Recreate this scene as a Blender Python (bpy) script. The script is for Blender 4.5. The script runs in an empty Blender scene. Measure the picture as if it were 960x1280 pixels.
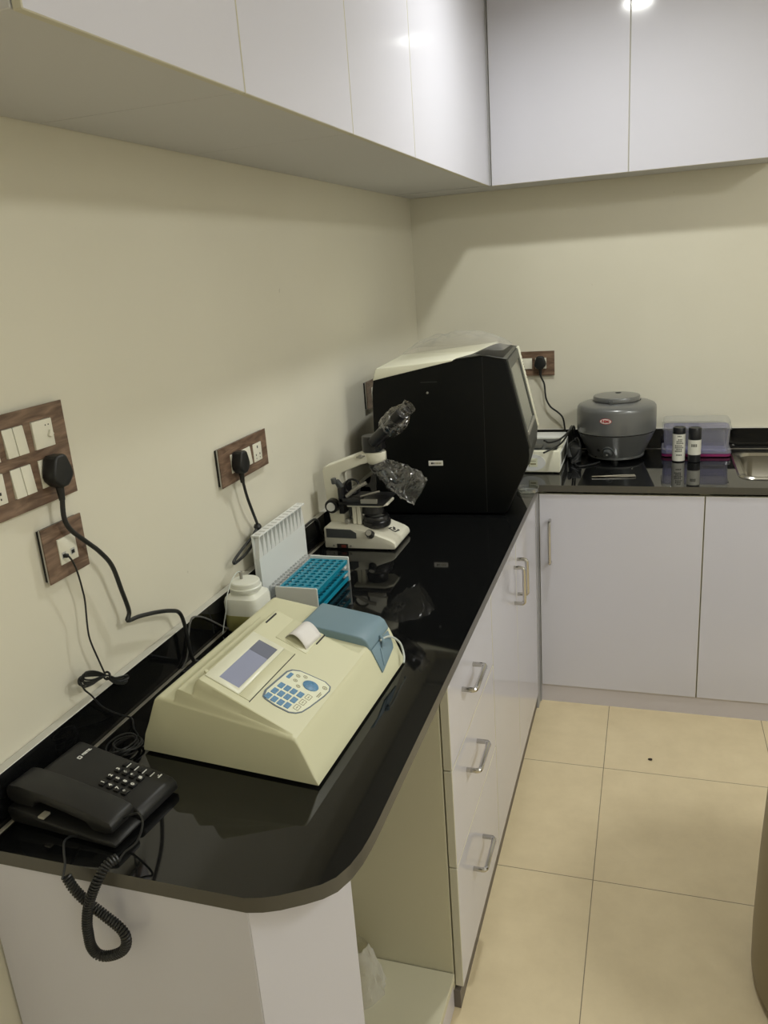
import bpy, bmesh, math, random
from mathutils import Vector, Matrix, noise
from mathutils.geometry import tessellate_polygon
random.seed(7)
PI = math.pi
S = bpy.context.scene
C = S.collection
V = Vector

# ------------------------------------------------------------------ materials
def new_mat(name):
    m = bpy.data.materials.new(name); m.use_nodes = True
    nt = m.node_tree
    return m, nt, nt.nodes['Principled BSDF']

def mat(name, col, rough=0.5, metal=0.0, spec=0.5, bump=None, vary=None, coat=0.0, trans=0.0, alpha=1.0, ior=1.45, sss=0.0):
    m, nt, b = new_mat(name)
    b.inputs['Base Color'].default_value = (*col, 1)
    b.inputs['Roughness'].default_value = rough
    b.inputs['Metallic'].default_value = metal
    b.inputs['Specular IOR Level'].default_value = spec
    b.inputs['Coat Weight'].default_value = coat
    b.inputs['Coat Roughness'].default_value = 0.05
    b.inputs['Transmission Weight'].default_value = trans
    b.inputs['IOR'].default_value = ior
    b.inputs['Alpha'].default_value = alpha
    if sss:
        b.inputs['Subsurface Weight'].default_value = sss
        b.inputs['Subsurface Radius'].default_value = (.02, .02, .015)
    tc = nt.nodes.new('ShaderNodeTexCoord')
    if bump:
        n = nt.nodes.new('ShaderNodeTexNoise'); n.inputs['Scale'].default_value = bump[0]; n.inputs['Detail'].default_value = 4
        bp = nt.nodes.new('ShaderNodeBump'); bp.inputs['Strength'].default_value = bump[1]; bp.inputs['Distance'].default_value = bump[2] if len(bump) > 2 else .001
        nt.links.new(tc.outputs['Object'], n.inputs['Vector']); nt.links.new(n.outputs['Fac'], bp.inputs['Height']); nt.links.new(bp.outputs['Normal'], b.inputs['Normal'])
    if vary:
        n = nt.nodes.new('ShaderNodeTexNoise'); n.inputs['Scale'].default_value = vary[0]; n.inputs['Detail'].default_value = 5
        r = nt.nodes.new('ShaderNodeValToRGB')
        k = vary[1]
        r.color_ramp.elements[0].position = .3; r.color_ramp.elements[1].position = .7
        r.color_ramp.elements[0].color = (*[c * (1 - k) for c in col], 1); r.color_ramp.elements[1].color = (*[min(1, c * (1 + k)) for c in col], 1)
        nt.links.new(tc.outputs['Object'], n.inputs['Vector']); nt.links.new(n.outputs['Fac'], r.inputs['Fac']); nt.links.new(r.outputs['Color'], b.inputs['Base Color'])
    return m

def film_mat(name, tint=(1, 1, 1), base=.10, edge=.5, rough=.12, scale=60, strength=.9, milky=0.0):
    """thin clear plastic: mostly see-through, with sharp crinkled highlights"""
    m = bpy.data.materials.new(name); m.use_nodes = True
    nt = m.node_tree; nt.nodes.clear()
    out = nt.nodes.new('ShaderNodeOutputMaterial'); mix = nt.nodes.new('ShaderNodeMixShader')
    tr = nt.nodes.new('ShaderNodeBsdfTransparent'); gl = nt.nodes.new('ShaderNodeBsdfGlossy')
    tr.inputs['Color'].default_value = (*tint, 1); gl.inputs['Roughness'].default_value = rough
    lw = nt.nodes.new('ShaderNodeLayerWeight'); lw.inputs['Blend'].default_value = .35
    mr = nt.nodes.new('ShaderNodeMapRange'); mr.inputs['To Min'].default_value = base; mr.inputs['To Max'].default_value = edge
    tc = nt.nodes.new('ShaderNodeTexCoord'); n = nt.nodes.new('ShaderNodeTexNoise'); n.inputs['Scale'].default_value = scale; n.inputs['Detail'].default_value = 3
    bp = nt.nodes.new('ShaderNodeBump'); bp.inputs['Strength'].default_value = strength; bp.inputs['Distance'].default_value = .004
    L = nt.links.new
    L(tc.outputs['Object'], n.inputs['Vector']); L(n.outputs['Fac'], bp.inputs['Height'])
    L(bp.outputs['Normal'], gl.inputs['Normal']); L(bp.outputs['Normal'], lw.inputs['Normal'])
    L(lw.outputs['Facing'], mr.inputs['Value']); L(mr.outputs['Result'], mix.inputs['Fac'])
    L(tr.outputs[0], mix.inputs[1])
    if milky:
        df = nt.nodes.new('ShaderNodeBsdfDiffuse'); df.inputs['Color'].default_value = (.85, .85, .83, 1)
        m2 = nt.nodes.new('ShaderNodeMixShader'); m2.inputs['Fac'].default_value = milky
        L(gl.outputs[0], m2.inputs[1]); L(df.outputs[0], m2.inputs[2]); L(m2.outputs[0], mix.inputs[2])
    else:
        L(gl.outputs[0], mix.inputs[2])
    L(mix.outputs[0], out.inputs['Surface'])
    return m

def wood_mat(name, axis):
    m, nt, b = new_mat(name)
    tc = nt.nodes.new('ShaderNodeTexCoord'); mp = nt.nodes.new('ShaderNodeMapping')
    sc = [14, 14, 14]; sc[axis] = 2.5
    mp.inputs['Scale'].default_value = sc
    w = nt.nodes.new('ShaderNodeTexNoise'); w.inputs['Scale'].default_value = 5; w.inputs['Detail'].default_value = 6; w.inputs['Distortion'].default_value = 1.2
    r = nt.nodes.new('ShaderNodeValToRGB')
    r.color_ramp.elements[0].position = .35; r.color_ramp.elements[0].color = (.105, .062, .04, 1)
    r.color_ramp.elements[1].position = .68; r.color_ramp.elements[1].color = (.27, .18, .122, 1)
    L = nt.links.new
    L(tc.outputs['Object'], mp.inputs['Vector']); L(mp.outputs['Vector'], w.inputs['Vector']); L(w.outputs['Fac'], r.inputs['Fac']); L(r.outputs['Color'], b.inputs['Base Color'])
    b.inputs['Roughness'].default_value = .35
    return m

def tile_mat(name):
    m, nt, b = new_mat(name); L = nt.links.new
    N = nt.nodes.new
    geo = N('ShaderNodeNewGeometry'); sep = N('ShaderNodeSeparateXYZ'); L(geo.outputs['Position'], sep.inputs[0])
    def joint(out, off):
        a = N('ShaderNodeMath'); a.operation = 'SUBTRACT'; L(out, a.inputs[0]); a.inputs[1].default_value = off
        d = N('ShaderNodeMath'); d.operation = 'DIVIDE'; L(a.outputs[0], d.inputs[0]); d.inputs[1].default_value = .5226
        f = N('ShaderNodeMath'); f.operation = 'FRACT'; L(d.outputs[0], f.inputs[0])
        s = N('ShaderNodeMath'); s.operation = 'SUBTRACT'; L(f.outputs[0], s.inputs[0]); s.inputs[1].default_value = .5
        ab = N('ShaderNodeMath'); ab.operation = 'ABSOLUTE'; L(s.outputs[0], ab.inputs[0])
        g = N('ShaderNodeMath'); g.operation = 'GREATER_THAN'; L(ab.outputs[0], g.inputs[0]); g.inputs[1].default_value = .5 - .0022
        return g.outputs[0]
    mx = N('ShaderNodeMath'); mx.operation = 'MAXIMUM'
    L(joint(sep.outputs[0], .8263), mx.inputs[0]); L(joint(sep.outputs[1], -.9723), mx.inputs[1])
    n = N('ShaderNodeTexNoise'); n.inputs['Scale'].default_value = 9; n.inputs['Detail'].default_value = 8; n.inputs['Roughness'].default_value = .65
    L(geo.outputs['Position'], n.inputs['Vector'])
    r = N('ShaderNodeValToRGB'); r.color_ramp.elements[0].position = .3; r.color_ramp.elements[1].position = .72
    r.color_ramp.elements[0].color = (.635, .53, .335, 1); r.color_ramp.elements[1].color = (.715, .605, .39, 1)
    L(n.outputs['Fac'], r.inputs['Fac'])
    mix = N('ShaderNodeMix'); mix.data_type = 'RGBA'; L(mx.outputs[0], mix.inputs[0]); L(r.outputs['Color'], mix.inputs[6]); mix.inputs[7].default_value = (.2, .16, .1, 1)
    L(mix.outputs[2], b.inputs['Base Color'])
    n2 = N('ShaderNodeTexNoise'); n2.inputs['Scale'].default_value = 160; L(geo.outputs['Position'], n2.inputs['Vector'])
    bp = N('ShaderNodeBump'); bp.inputs['Strength'].default_value = .12; bp.inputs['Distance'].default_value = .001; L(n2.outputs['Fac'], bp.inputs['Height']); L(bp.outputs['Normal'], b.inputs['Normal'])
    b.inputs['Roughness'].default_value = .42
    return m

def wall_mat(name):
    m, nt, b = new_mat(name); L = nt.links.new; N = nt.nodes.new
    geo = N('ShaderNodeNewGeometry')
    n = N('ShaderNodeTexNoise'); n.inputs['Scale'].default_value = 2.2; n.inputs['Detail'].default_value = 5; L(geo.outputs['Position'], n.inputs['Vector'])
    r = N('ShaderNodeValToRGB'); r.color_ramp.elements[0].position = .3; r.color_ramp.elements[1].position = .75
    r.color_ramp.elements[0].color = (.70, .67, .55, 1); r.color_ramp.elements[1].color = (.735, .705, .585, 1)
    L(n.outputs['Fac'], r.inputs['Fac'])
    # a few fine dirt specks on the paint
    v = N('ShaderNodeTexNoise'); v.inputs['Scale'].default_value = 34; v.inputs['Detail'].default_value = 2; L(geo.outputs['Position'], v.inputs['Vector'])
    g = N('ShaderNodeValToRGB'); g.color_ramp.elements[0].position = .765; g.color_ramp.elements[1].position = .80
    g.color_ramp.elements[0].color = (0, 0, 0, 1); g.color_ramp.elements[1].color = (.35, .35, .35, 1); L(v.outputs['Fac'], g.inputs['Fac'])
    mix = N('ShaderNodeMix'); mix.data_type = 'RGBA'; L(g.outputs['Color'], mix.inputs[0]); L(r.outputs['Color'], mix.inputs[6]); mix.inputs[7].default_value = (.33, .29, .21, 1)
    L(mix.outputs[2], b.inputs['Base Color'])
    n2 = N('ShaderNodeTexNoise'); n2.inputs['Scale'].default_value = 9; n2.inputs['Detail'].default_value = 4; L(geo.outputs['Position'], n2.inputs['Vector'])
    bp = N('ShaderNodeBump'); bp.inputs['Strength'].default_value = .12; bp.inputs['Distance'].default_value = .01; L(n2.outputs['Fac'], bp.inputs['Height']); L(bp.outputs['Normal'], b.inputs['Normal'])
    b.inputs['Roughness'].default_value = .6
    return m

M = dict(
    wall=wall_mat('painted_wall'), floor=tile_mat('floor_tile'), ceil=mat('ceiling_paint', (.88, .87, .83), .8), plain=mat('white_wall_paint', (.84, .82, .76), .7),
    lam=mat('lavender_laminate', (.635, .632, .70), .10, spec=.5),
    edge=mat('cream_edge_band', (.60, .575, .46), .45), inside=mat('cream_inside', (.60, .57, .42), .5),
    under=mat('grey_underside', (.59, .59, .60), .5), plinth=mat('plinth_laminate', (.60, .57, .60), .3), filler=mat('grey_filler', (.36, .36, .37), .35),
    granite=mat('black_granite', (.0055, .0058, .006), .04, spec=.5, ior=1.56, vary=(180, .5)), gedge=mat('granite_sawn_edge', (.085, .08, .066), .3, spec=.5),
    rim=mat('granite_rim_lit', (.56, .55, .49), .3), joint=mat('joint_grout', (.27, .25, .20), .3), kick=mat('shaded_toe_kick', (.15, .13, .11), .5),  # kick: shadow under the left doors is put into its dark colour
    chrome=mat('chrome', (.55, .54, .52), .14, metal=1), steel=mat('brushed_steel', (.45, .43, .38), .26, metal=1, bump=(220, .06, .0008)),
    wood_y=wood_mat('walnut_plate_side', 1), wood_x=wood_mat('walnut_plate_back', 0),
    grey_rim=mat('plate_grey_rim', (.5, .5, .47), .4), module=mat('switch_module_ivory', (.78, .76, .64), .3), dark=mat('dark_slot', (.012, .012, .012), .5),
    rubber=mat('black_rubber', (.012, .013, .013), .42), cable=mat('black_cable', (.016, .017, .017), .4), greycable=mat('grey_cable', (.12, .12, .115), .35),
    phone=mat('phone_plastic', (.014, .0142, .0138), .45, bump=(900, .05, .0004)), key=mat('phone_key', (.006, .006, .006), .35), ink=mat('white_ink', (.75, .75, .7), .5),
    paperlabel=mat('paper_strip', (.45, .43, .35), .6),
    cream=mat('analyser_cream_plastic', (.69, .68, .47), .42, bump=(700, .03, .0004)), blue=mat('blue_grey_plastic', (.19, .285, .345), .42), slate=mat('slate_border', (.13, .17, .20), .4),
    bezel=mat('bezel_white', (.78, .78, .62), .3), lcd=mat('lcd_glass', (.34, .365, .50), .08), lcdband=mat('lcd_dark_band', (.20, .215, .28), .1), padcream=mat('keypad_cream', (.80, .81, .62), .4), keyblue=mat('key_blue', (.10, .25, .43), .4, vary=(300, .2)),
    paper=mat('thermal_paper', (.80, .78, .76), .7), tube=mat('white_tube', (.62, .66, .62), .3), outline=mat('ink_olive', (.32, .30, .17), .5),
    jug=mat('translucent_jug', (.78, .79, .70), .35, sss=.25), liquid=mat('yellow_liquid_in_jug', (.38, .37, .14), .3),
    white=mat('white_plastic', (.76, .77, .74), .4), whiteblue=mat('cool_white_plastic', (.76, .79, .77), .4), teal=mat('teal_plastic', (.005, .24, .36), .3), tealin=mat('teal_hole_rim', (.004, .10, .16), .4),
    cleartray=film_mat('clear_tray_plastic', (.95, .96, .96), .28, .65, .12, 60, .4, .55),
    thinclear=film_mat('thin_clear_plastic', (.93, .94, .94), .04, .55, .06, 20, .05),
    clear=film_mat('clear_plastic', (.93, .94, .94), .10, .6, .1, 40, .25, .25),
    film=film_mat('crinkled_film', (.93, .93, .93), .10, .62, .20, 60, .25), filmdull=film_mat('dull_film', (.95, .94, .92), .07, .5, .25, 30, .8, .35),
    micro=mat('microscope_white', (.74, .72, .60), .32), blackmetal=mat('black_metal', (.014, .014, .015), .3), darkgrey=mat('dark_grey', (.06, .065, .065), .4), greymetal=mat('grey_metal', (.33, .32, .28), .35, metal=.4),
    red=mat('red_switch', (.16, .03, .02), .4), glass=mat('lens_glass', (.6, .6, .55), .05, metal=.6),
    boxblack=mat('analyser_black', (.0045, .0052, .0052), .40, spec=.18), boxgrey=mat('analyser_charcoal', (.055, .057, .05), .4), screen=mat('screen_glass', (.16, .17, .14), .06, spec=.7), boxwhite=mat('analyser_white', (.78, .77, .62), .4),
    cent=mat('hammered_grey_enamel', (.155, .16, .158), .28, spec=.6, metal=.25, coat=.3), label=mat('label_white', (.8, .78, .72), .5), labelred=mat('label_red', (.45, .02, .03), .5),
    lilac=film_mat('lilac_plastic', (.53, .53, .83), .22, .55, .15, 20, .2, .7), lilacrim=film_mat('lilac_rim', (.40, .40, .78), .2, .5, .2, 20, .2, .5), pink=mat('magenta_rim', (.26, .025, .12), .35),
    bottle=mat('black_bottle', (.013, .014, .016), .3), blabel=mat('bottle_label', (.72, .71, .62), .5), print_=mat('print_black', (.03, .03, .025), .6),
    brown=mat('brown_vinyl', (.27, .22, .125), .45), bag=film_mat('milky_bag', (.86, .82, .66), .32, .7, .35, 30, .7, .8),
    crumb=mat('dark_crumb', (.03, .02, .015), .8), lampdisc=mat('lamp_ring', (.8, .8, .8), .4),
)

# ------------------------------------------------------------------ mesh building
class B:
    def __init__(s): s.bm = bmesh.new(); s.slot = 0
    def _add(s, t, bevel=0, seg=2, T=None, angle=.5):
        if bevel:
            bmesh.ops.remove_doubles(t, verts=t.verts, dist=1e-6)
            bmesh.ops.recalc_face_normals(t, faces=t.faces)
            es = [e for e in t.edges if len(e.link_faces) == 2 and e.calc_face_angle(0) > angle]
            bmesh.ops.bevel(t, geom=es, offset=bevel, segments=seg, profile=.5, affect='EDGES', clamp_overlap=True)
        bmesh.ops.recalc_face_normals(t, faces=t.faces)
        if T is not None: t.transform(T)
        for f in t.faces: f.material_index = s.slot
        me = bpy.data.meshes.new('tmp'); t.to_mesh(me); t.free(); s.bm.from_mesh(me); bpy.data.meshes.remove(me)
        return s
    def box(s, lo, hi, bevel=0, seg=2, T=None):
        t = bmesh.new(); bmesh.ops.create_cube(t, size=1)
        lo, hi = V(lo), V(hi)
        for v in t.verts: v.co = V(((lo[i] + hi[i]) / 2 + v.co[i] * (hi[i] - lo[i])) for i in range(3))
        return s._add(t, bevel, seg, T)
    def prism(s, poly, axis, a, b, bevel=0, seg=2, T=None, holes=(), fn=None, angle=.5):
        """polygon (with holes) extruded along an axis; x:(y,z) y:(x,z) z:(x,y)"""
        def P(p, h):
            return V((h, p[0], p[1])) if axis == 'x' else V((p[0], h, p[1])) if axis == 'y' else V((p[0], p[1], h))
        t = bmesh.new(); loops = [list(poly)] + [list(h) for h in holes]
        A = [[t.verts.new(P(p, a)) for p in l] for l in loops]; Bv = [[t.verts.new(P(p, b)) for p in l] for l in loops]
        if not holes:
            t.faces.new(A[0]); t.faces.new(Bv[0])
        else:
            fa = [v for l in A for v in l]; fb = [v for l in Bv for v in l]
            for tri in tessellate_polygon([[V((p[0], p[1], 0)) for p in l] for l in loops]):
                try: t.faces.new([fa[i] for i in tri]); t.faces.new([fb[i] for i in tri])
                except ValueError: pass
        for la, lb in zip(A, Bv):
            for i in range(len(la)):
                j = (i + 1) % len(la); t.faces.new((la[i], la[j], lb[j], lb[i]))
        if fn:
            for v in t.verts: v.co = V(fn(v.co))
        return s._add(t, bevel, seg, T, angle)
    def lathe(s, prof, c=(0, 0, 0), seg=40, T=None, power=None, sx=1, sy=1):
        t = bmesh.new(); rings = []
        for r, z in prof:
            if r < 1e-6: rings.append([t.verts.new((0, 0, z))]); continue
            ring = []
            for i in range(seg):
                a = 2 * PI * i / seg; ca, sa = math.cos(a), math.sin(a); k = 1
                if power: k = 1 / (abs(ca) ** power + abs(sa) ** power) ** (1 / power)
                ring.append(t.verts.new((r * ca * k * sx, r * sa * k * sy, z)))
            rings.append(ring)
        for a, b in zip(rings, rings[1:]):
            if len(a) == 1 and len(b) == 1: continue
            for i in range(seg):
                j = (i + 1) % seg
                if len(a) == 1: t.faces.new((a[0], b[j], b[i]))
                elif len(b) == 1: t.faces.new((a[i], a[j], b[0]))
                else: t.faces.new((a[i], a[j], b[j], b[i]))
        X = Matrix.Translation(V(c))
        return s._add(t, 0, 2, (T @ X) if T is not None else X)
    def cyl(s, p, q, r, r2=None, seg=24, bevel=.0):
        p, q = V(p), V(q); d = q - p; L = d.length; r2 = r if r2 is None else r2
        T = Matrix.Translation(p) @ d.to_track_quat('Z', 'Y').to_matrix().to_4x4()
        b = min(bevel, L * .4)
        prof = [(0, 0), (r - b, 0), (r, b), (r2, L - b), (r2 - b, L), (0, L)] if b else [(0, 0), (r, 0), (r2, L), (0, L)]
        return s.lathe(prof, seg=seg, T=T)
    def tube(s, pts, r, seg=8, smooth=5, closed=False):
        pts = [V(p) for p in pts]
        if smooth: pts = spline(pts, smooth)
        t = bmesh.new(); rings = []; n = None
        for i, p in enumerate(pts):
            d = (pts[min(i + 1, len(pts) - 1)] - pts[max(i - 1, 0)])
            if d.length < 1e-9: d = V((0, 0, 1))
            d.normalize()
            if n is None: n = d.orthogonal().normalized()
            n = (n - d * n.dot(d)); n = n.normalized() if n.length > 1e-6 else d.orthogonal().normalized()
            m = d.cross(n)
            rings.append([t.verts.new(p + (n * math.cos(2 * PI * k / seg) + m * math.sin(2 * PI * k / seg)) * r) for k in range(seg)])
        for a, b in zip(rings, rings[1:]):
            for i in range(seg): t.faces.new((a[i], a[(i + 1) % seg], b[(i + 1) % seg], b[i]))
        t.faces.new(rings[0]); t.faces.new(rings[-1])
        return s._add(t)
    def torus(s, c, R, r, T=None, seg=28, sub=10):
        t = bmesh.new(); g = [[t.verts.new(((R + r * math.cos(2 * PI * j / sub)) * math.cos(2 * PI * i / seg), (R + r * math.cos(2 * PI * j / sub)) * math.sin(2 * PI * i / seg), r * math.sin(2 * PI * j / sub))) for j in range(sub)] for i in range(seg)]
        for i in range(seg):
            for j in range(sub): t.faces.new((g[i][j], g[(i + 1) % seg][j], g[(i + 1) % seg][(j + 1) % sub], g[i][(j + 1) % sub]))
        X = Matrix.Translation(V(c))
        return s._add(t, T=X @ T if T is not None else X)
    def grid(s, f, nu, nv):
        t = bmesh.new(); g = [[t.verts.new(f(i / nu, j / nv)) for j in range(nv + 1)] for i in range(nu + 1)]
        for i in range(nu):
            for j in range(nv): t.faces.new((g[i][j], g[i + 1][j], g[i + 1][j + 1], g[i][j + 1]))
        return s._add(t)

def spline(pts, k):
    out = []
    for i in range(len(pts) - 1):
        p0, p1, p2, p3 = pts[max(i - 1, 0)], pts[i], pts[i + 1], pts[min(i + 2, len(pts) - 1)]
        for j in range(k):
            t = j / k
            out.append(.5 * ((2 * p1) + (p2 - p0) * t + (2 * p0 - 5 * p1 + 4 * p2 - p3) * t * t + (3 * p1 - p0 - 3 * p2 + p3) * t ** 3))
    out.append(pts[-1]); return out

def rrect(x0, y0, x1, y1, r, n=5):
    out = []
    for cx, cy, a in ((x1 - r, y1 - r, 0), (x0 + r, y1 - r, PI / 2), (x0 + r, y0 + r, PI), (x1 - r, y0 + r, 3 * PI / 2)):
        for i in range(n + 1): out.append((cx + r * math.cos(a + PI / 2 * i / n), cy + r * math.sin(a + PI / 2 * i / n)))
    return out
def circ(x, y, r, n=12): return [(x + r * math.cos(2 * PI * i / n), y + r * math.sin(2 * PI * i / n)) for i in range(n)]

def W(o):
    m = Matrix.LocRotScale(o.location, o.rotation_euler, None)
    return W(o.parent) @ m if o.parent else m

def obj(name, b, mats, parent=None, local=False, loc=None, label=None):
    """links ONE mesh object; geometry is given in world space unless local"""
    me = bpy.data.meshes.new(name)
    bmesh.ops.remove_doubles(b.bm, verts=b.bm.verts, dist=1e-7)
    b.bm.to_mesh(me); b.bm.free()
    o = bpy.data.objects.new(name, me); C.objects.link(o)
    for m in (mats if isinstance(mats, (list, tuple)) else [mats]): me.materials.append(m)
    me.polygons.foreach_set('use_smooth', [True] * len(me.polygons)); me.set_sharp_from_angle(angle=math.radians(32))
    if parent is not None:
        o.parent = parent
        if not local: me.transform(W(parent).inverted())
    elif loc is not None:
        o.location = loc
        if not local: me.transform(Matrix.Translation(-V(loc)))
    if label: o['label'] = label
    me.update()
    return o
def thing(name, label, cat, loc=(0, 0, 0), rz=0, group=None):
    o = bpy.data.objects.new(name, None); C.objects.link(o); o.empty_display_size = .05
    o.location = loc; o.rotation_euler = (0, 0, rz); o['label'] = label; o['category'] = cat
    if group: o['group'] = group
    return o
def tag(o, label, cat, group=None):
    o['label'] = label; o['category'] = cat
    if group: o['group'] = group
    return o
def struct(name, b, m):
    o = obj(name, b, m); o['kind'] = 'structure'; return o
def text(name, body, size, m, parent, T, bold=0.0, align='CENTER'):
    cu = bpy.data.curves.new('txt', 'FONT'); cu.body = body; cu.size = size; cu.align_x = align; cu.align_y = 'CENTER'; cu.extrude = .0003; cu.offset = bold
    t = bpy.data.objects.new('txt', cu); C.objects.link(t)
    me = bpy.data.meshes.new_from_object(t.evaluated_get(bpy.context.evaluated_depsgraph_get()))
    bpy.data.objects.remove(t); bpy.data.curves.remove(cu)
    me.name = name; me.materials.clear(); me.materials.append(m)
    o = bpy.data.objects.new(name, me); C.objects.link(o); o.parent = parent
    me.transform(W(parent).inverted() @ T)
    return o
def frame(o, x, y):
    """4x4 whose local x and y axes are x and y"""
    x = V(x).normalized(); z = x.cross(V(y)).normalized(); y = z.cross(x)
    return Matrix(((x[0], y[0], z[0], o[0]), (x[1], y[1], z[1], o[1]), (x[2], y[2], z[2], o[2]), (0, 0, 0, 1)))

H = .866            # worktop height
LB = 2.6116         # near end of the worktop (y = -LB)
CEIL = 2.62
# ------------------------------------------------------------------ room
RX, FY = 3.1, -5.2
struct('floor', B().box((-.12, FY - .12, -.1), (RX + .12, .12, 0)), M['floor'])
struct('ceiling', B().box((-.12, FY - .12, CEIL), (RX + .12, .12, CEIL + .1)), M['ceil'])
struct('wall_left', B().box((-.12, FY - .12, 0), (0, .12, CEIL)), M['wall'])
struct('wall_back', B().box((0, 0, 0), (RX, .12, CEIL)), M['wall'])
struct('wall_right', B().box((RX, FY, 0), (RX + .12, .12, CEIL)), M['plain'])
struct('wall_front', B().box((0, FY - .12, 0), (RX, FY, CEIL)), M['plain'])

# ------------------------------------------------------------------ cabinets
def front(lo, hi, axis, bevel=.0012):
    """door or drawer front: laminate face, banded edges"""
    b = B().box(lo, hi, bevel, 1)
    n = {'x': V((1, 0, 0)), 'y': V((0, -1, 0))}[axis]
    b.bm.normal_update()
    for f in b.bm.faces: f.material_index = 0 if f.normal.dot(n) > .9 else 1
    return b
FM = None
def panel(name, lo, hi, axis, parent):
    return obj(name, front(lo, hi, axis), [M['lam'], M['edge']], parent)
def d_handle(p, q, out, parent, w=.009, proj=.030):
    """squared chrome bow handle from p to q standing off along out"""
    p, q, out = V(p), V(q), V(out); d = (q - p).normalized(); r = .009
    pts = [p, p + out * (proj - r)]
    for i in range(1, 4):
        a = PI / 2 * i / 4; pts.append(p + out * (proj - r + r * math.sin(a)) + d * (r - r * math.cos(a)))
    pts.append(p + out * proj + d * r); pts.append(q + out * proj - d * r)
    for i in range(1, 4):
        a = PI / 2 * i / 4; pts.append(q + out * (proj - r + r * math.cos(a)) - d * (r - r * math.sin(a)))
    pts += [q + out * (proj - r), q]
    b = B().tube(pts, .0058, 10, 0)
    return obj('handle', b, M['chrome'], parent)

DX = .570   # face of the left base doors
DT = .018
# open end cabinet
t = thing('open_base_cabinet', 'open-fronted base cabinet with angled corner under the near end of the worktop', 'cabinet', (.28, -2.29, 0))
obj('end_panel', front((.004, -LB + .004, .0), (.4515, -LB + .022, H - .024), 'y'), [M['lam'], M['lam']], t)
ca, cb = V((.4525, -LB + .004)), V((.560, -2.508)); cd = (cb - ca).normalized(); cn = V((-cd[1], cd[0])) * .018
b = B().prism([ca, cb, cb + cn, ca + cn], 'z', 0, H - .024, .0008, 1)
b.bm.normal_update()
for f in b.bm.faces: f.material_index = 1 if f.normal.dot(V((cd[0], cd[1], 0))) > .9 else 0
obj('corner_panel', b, [M['lam'], M['edge']], t)
obj('bottom_panel', B().prism([(.022, -2.586), (.44, -2.586), (.548, -2.49), (.552, -1.972), (.022, -1.972)], 'z', .08, .10, .001, 1), M['inside'], t)
obj('back_panel', B().box((.022, -2.586, .10), (.032, -1.972, H - .024)), M['inside'], t)
obj('plinth', B().box((.520, -2.49, 0), (.548, -1.972, .08), .001, 1), M['plinth'], t)
# drawer unit
t = thing('drawer_unit', 'white three-drawer base unit beside the open end cabinet', 'cabinet', (.28, -1.73, 0))
obj('carcass', B().box((.02, -1.970, .05), (.549, -1.953, H - .024)).box((.02, -1.507, .05), (.549, -1.490, H - .024)).box((.02, -1.953, .05), (.547, -1.507, .068)).box((.02, -1.953, .068), (.028, -1.507, H - .024)), M['inside'], t)
obj('plinth', B().box((.530, -1.970, 0), (.563, -1.490, .05)), M['kick'], t)  # plinth coloured dark to carry the shade under the drawers
for z0, z1, hz, hy in ((.632, .832, .756, -1.786), (.388, .629, .548, -1.778), (.060, .385, .260, -1.757)):
    d = obj('drawer', front((DX - DT, -1.966, z0), (DX, -1.492, z1), 'x').box((.06, -1.945, z0 + .03), (DX - DT - .001, -1.515, z1 - .05)), [M['lam'], M['edge']], t)
    d_handle((DX, hy - .058, hz), (DX, hy + .058, hz), (1, 0, 0), d)
# two-door unit running into the corner
t = thing('base_cabinet', 'white two-door base cabinet between the drawers and the inner corner, handles side by side', 'cabinet', (.28, -1.05, 0))
obj('carcass', B().box((.02, -1.488, .05), (.549, -1.472, H - .024)).box((.02, -1.472, .05), (.547, -.60, .068)).box((.02, -1.472, .068), (.028, -.60, H - .024)).box((.02, -.602, .05), (.549, -.59, H - .024)), M['inside'], t)
obj('plinth', B().box((.530, -1.488, 0), (.563, -.590, .05)), M['kick'], t)  # same darkened colour, shade below the doors painted in
d = panel('door', (DX - DT, -1.488, .060), (DX, -1.0865, .832), 'x', t); d_handle((DX, -1.124, .645), (DX, -1.124, .760), (1, 0, 0), d)
d = panel('door', (DX - DT, -1.0835, .060), (DX, -.640, .832), 'x', t); d_handle((DX, -1.060, .648), (DX, -1.060, .763), (1, 0, 0), d)
obj('corner_post', B().box((DX - .02, -.637, .0), (DX + .001, -.583, .832), .001, 1).box((DX + .0012, -.584, 0), (.5745, -.566, .832), .0005, 1), M['filler'], t)
# back run
DY = -.580
def back_unit(x0, x1, label, hx):
    t = thing('base_cabinet', label, 'cabinet', ((x0 + x1) / 2, -.3, 0))
    obj('carcass', B().box((x0, DY + DT + .001, .07), (x0 + .016, -.02, H - .024)).box((x1 - .016, DY + DT + .001, .07), (x1, -.02, H - .024)).box((x0 + .016, DY + DT + .003, .07), (x1 - .016, -.02, .086)).box((x0 + .016, -.03, .086), (x1 - .016, -.02, H - .024)), M['inside'], t)
    obj('plinth', B().box((x0, DY + .006, 0), (x1, DY + .03, .069)), M['plinth'], t)
    d = panel('door', (x0 + .0015, DY, .072), (x1 - .0015, DY + DT, .832), 'y', t)
    if hx: d_handle((hx, DY, .575), (hx, DY, .735), (0, -1, 0), d)
back_unit(.575, 1.1285, 'white base cabinet with one upright chrome handle in the inner corner on the back wall', .614)
back_unit(1.1285, 1.72, 'white base cabinet under the steel sink at the right edge', None)

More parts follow.
